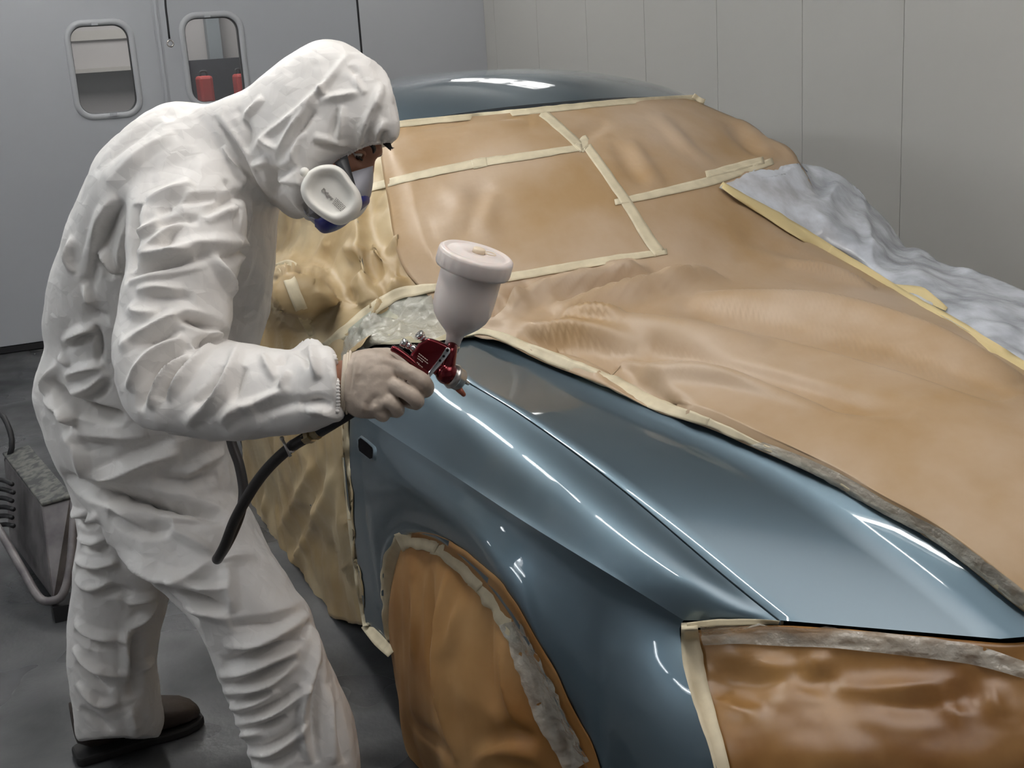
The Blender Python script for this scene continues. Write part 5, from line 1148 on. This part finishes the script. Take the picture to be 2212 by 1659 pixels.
rc = vc+nrm(UD(1060,545,1.985)-UD(1030,538,1.985))*24*k+AX*.004; rr_ = [rc+11*k*(math.cos(t)*a_+math.sin(t)*b_) for t in np.linspace(0,2*math.pi,25)]
MB().tube(rr_, .0008, 6, False).build('cap_loop', m_cap, lo_)
# body
body_ = poly_plate('gun_body', [(884,768),(893,758),(904,742),(926,729),(948,736),(966,744),(972,752),(968,772),(952,790),(926,814),(912,810),(896,790)], GD, .014, m_red, GUN, .006)
nk = L0-AX*205*k
b = MB(); P = cat([nk+AX*.004, UD(974,757,GD-.006), UD(969,780,GD-.004), UD(966,797,GD)],16); b.tube(P, np.linspace(.0085,.0135,16), 20)
b.ball(UD(965,806,GD), .0188, 26); b.tube([UD(965,806,GD),UD(925,778,GD+.004)], [.0145,.0125], 20); b.build('nozzle_body', m_red, GUN)
MB().lathe([(0,.0108),(.004,.0128),(.014,.0128),(.018,.0112)], nk-AX*.012, AX, 28).build('cup_collar', m_steel, GUN)
CX = nrm(.66*RT-.36*UP+.50*FW); cc = UD(965,806,GD)
b = MB().lathe([(.006,.0185),(.012,.0205),(.0145,.0212),(.017,.0200),(.019,.0188),(.027,.0185),(.030,.0165),(.031,.008)], cc, CX, 40)
for sg in (-1,1):
    hx = nrm(np.cross(CX,RT*.2+UP)); b.tube([cc+CX*.028+hx*sg*.012, cc+CX*.040+hx*sg*.010], [.0045,.0028], 10)
b.build('air_cap', m_steel, GUN)
MB().lathe([(.028,.006),(.044,.0036),(.046,.002)], cc+nrm(RT*.3-UP)*.006, nrm(CX-.45*UP), 14).build('nozzle_tip', m_tip, GUN)
# hook above the hand, grip inside it
P = cat([UD(845,752,GD-.012),UD(858,757,GD-.012),UD(878,771,GD-.010),(UD(898,788,GD-.008)),UD(912,802,GD-.008),UD(922,814,GD-.006)],24)
MB().tube(P, [.0042]+[.0056]*22+[.005], 14, side=FW).build('hook', m_red, GUN)
MB().tube(cat([UD(905,790,GD+.004),UD(860,822,GD+.004),UD(800,862,GD+.008),UD(768,882,GD+.014)],20), .0115, 16, flat=.8).build('grip', m_red, GUN)
# trigger with its row of holes
tg = poly_plate('trigger', [(963,752),(969,750),(973,755),(972,762),(963,775),(951,790),(936,806),(930,815),(924,812),(926,803),(940,786),(953,768)], GD-.021, .0016, m_chrome, GUN, .0012)
b = MB()
for (u,v) in ((966.5,757),(958.5,769.5),(950.5,779)): b.lathe([(0,.0022),(.0006,.0022)], UD(u,v,GD-.0238), -FW, 14)
b.build('trigger_hole', m_dark, tg, False)
for (p0,p1,r) in (((903,719),(921,738),.0068),((867,737),(897,755),.0062)):
    a = UD(*p0,GD-.002); e = UD(*p1,GD); ax = nrm(a-e-FW*.006); Lk = np.linalg.norm(a-e)
    MB().lathe([(0,r*1.0),(Lk*.22,r*1.05),(Lk*.24,r*.78),(Lk*.42,r*.78),(Lk*.44,r*1.0),(Lk*.58,r*1.0),(Lk*.6,r*.8),(Lk*.66,r*.8),(Lk*.68,r*1.18),(Lk*.97,r*1.18),(Lk*1.0,r*1.05),(Lk*1.0,r*.7),(Lk*.97,r*.6)], e, ax, 24).build('control_knob', m_chrome, GUN)
b = MB(); ga = nrm(UD(919,786,GD)-UD(900,771,GD)); gb = np.cross(ga,-FW); gb = nrm(gb) if gb@UP > 0 else -nrm(gb); rl = random.Random(5)
for row,(u,v,Lr) in enumerate(((904,764,.016),(902,769,.018),(901,774,.010),(900,783,.004),(903,787,.008))):
    p = UD(u,v,GD-.0149); x = 0
    while x < Lr:
        wl = rl.uniform(.0015,.0035); V4 = [p+ga*x,p+ga*(x+wl),p+ga*(x+wl)+gb*.0014,p+ga*x+gb*.0014]; b.add(V4,[(0,1,2,3)]); x += wl+.0008
b.build('markings', m_marks, body_, False)

# air hose: fittings at the grip, a tight loop over the thigh, up to the far hand
HO = empty('air_hose', UD(620,975,2.13), 'black air hose looping from the spray gun past the white trouser leg', 'hose')
P = cat([UD(664,944,2.09),UD(640,958,2.105),UD(620,972,2.12),UD(580,1010,2.15),(UD(545,1056,2.19)),UD(508,1122,2.24),UD(486,1178,2.28),UD(472,1204,2.315),UD(470,1206,2.345),UD(484,1186,2.372),UD(503,1150,2.385),UD(520,1105,2.395),UD(526,1060,2.405),UD(517,1005,2.41),UD(503,965,2.415),UD(496,930,2.418),UD(494,890,2.42)],110)
MB().tube(P, .0098, 18).build('hose', m_hose, HO)
MB().tube([UD(775,880,2.046),UD(742,900,2.05),UD(718,913,2.06),UD(690,930,2.075)], [.0095,.0105,.0115,.0115], 20).build('swivel_joint', m_rubber, HO)
b = MB(); e = UD(690,930,2.075); d_ = nrm(UD(655,950,2.095)-e)
b.lathe([(0,.010),(.004,.0125),(.012,.0125),(.013,.009),(.018,.009),(.019,.0125),(.028,.0125),(.030,.010),(.036,.010)], e, d_, 8); b.build('brass_coupling', m_brass, HO, False)
b = MB(); e = UD(632,963,2.112); d_ = nrm(UD(612,978,2.125)-e); b.lathe([(-.004,.0102),(.006,.0102)], e, d_, 24)
up_ = nrm(UD(612,955,2.1)-UD(626,985,2.1)); c = UD(619,968,2.10); b.tube([c+up_*.017,c-up_*.016],.0026,10); b.ball(c+up_*.018,.004,12); b.build('hose_clamp', m_steel, HO)

# ------------------------------------------------------------------ scuffed metal box on the floor at the left, its bar and cables
BX = empty('equipment_box', UZ(112,1295,0), 'scuffed grey metal box standing on the floor behind the painter', 'box')
p0 = UZ(114,1296,.0); hb_ = .285
A0 = UD(88,1085,3.905); B0 = UD(153,1067,3.90); Cc = UZ(6.5,978,A0[2]); Dd = Cc+(B0-A0)
bt = [UZ(114,1296,.03), UZ(154,1268,.03), None, None]; bt[3] = UZ(20,1165,.03); bt[2] = bt[3]+(bt[1]-bt[0])
top_q = [A0,B0,Dd,Cc]; V = [np.array(p) for p in bt]+[np.array(p)-np.array([0,0,.012]) for p in top_q]
bevel(mesh('body', V, [(3,2,1,0),(4,5,6,7),(0,1,5,4),(1,2,6,5),(2,3,7,6),(3,0,4,7)], m_box, BX, False), .006)
cq = np.mean(top_q,0); V = [cq+(p-cq)*1.03-np.array([0,0,.012]) for p in top_q]+[cq+(p-cq)*1.03 for p in top_q]
bevel(mesh('top_plate', V, [(3,2,1,0),(4,5,6,7),(0,1,5,4),(1,2,6,5),(2,3,7,6),(3,0,4,7)], m_boxtop, BX, False), .004)
P = cat([UD(161,1080,3.84),UD(158,1150,3.80),UD(150,1235,3.76),UD(135,1285,3.74),UD(112,1298,3.745),UD(84,1290,3.77),UD(45,1225,3.86),UD(-5,1140,4.0),UD(-60,1060,4.15)],60)
MB().tube(P, .013, 14).build('bent_bar', m_box, BX)
b = MB(); f0 = UZ(140,1330,0); b.box(f0+np.array([-.05,-.03,0]), f0+np.array([.04,.05,.05])); b.build('foot', m_rubber, BX, False)
b = MB()
for k in range(6):
    b.tube(cat([UD(-30,1030+k*22,4.15), UD(8,1038+k*19,4.12), UD(26+(k%2)*3,1046+k*18,4.06)],10), .008, 8)
b.build('cooling_fin', m_rubber, BX)
CB = empty('cable', UZ(27,975,0), 'thin black cable arching up beside the scuffed metal box', 'cable')
P = cat([UZ(-60,1010,.01),UD(-40,930,4.5),UD(-5,893,4.45),UD(14,912,4.42),UD(26,950,4.4),UD(23,978,4.4),UD(15,995,4.42)],40); MB().tube(P,.010,10).build('cable', m_rubber, CB)
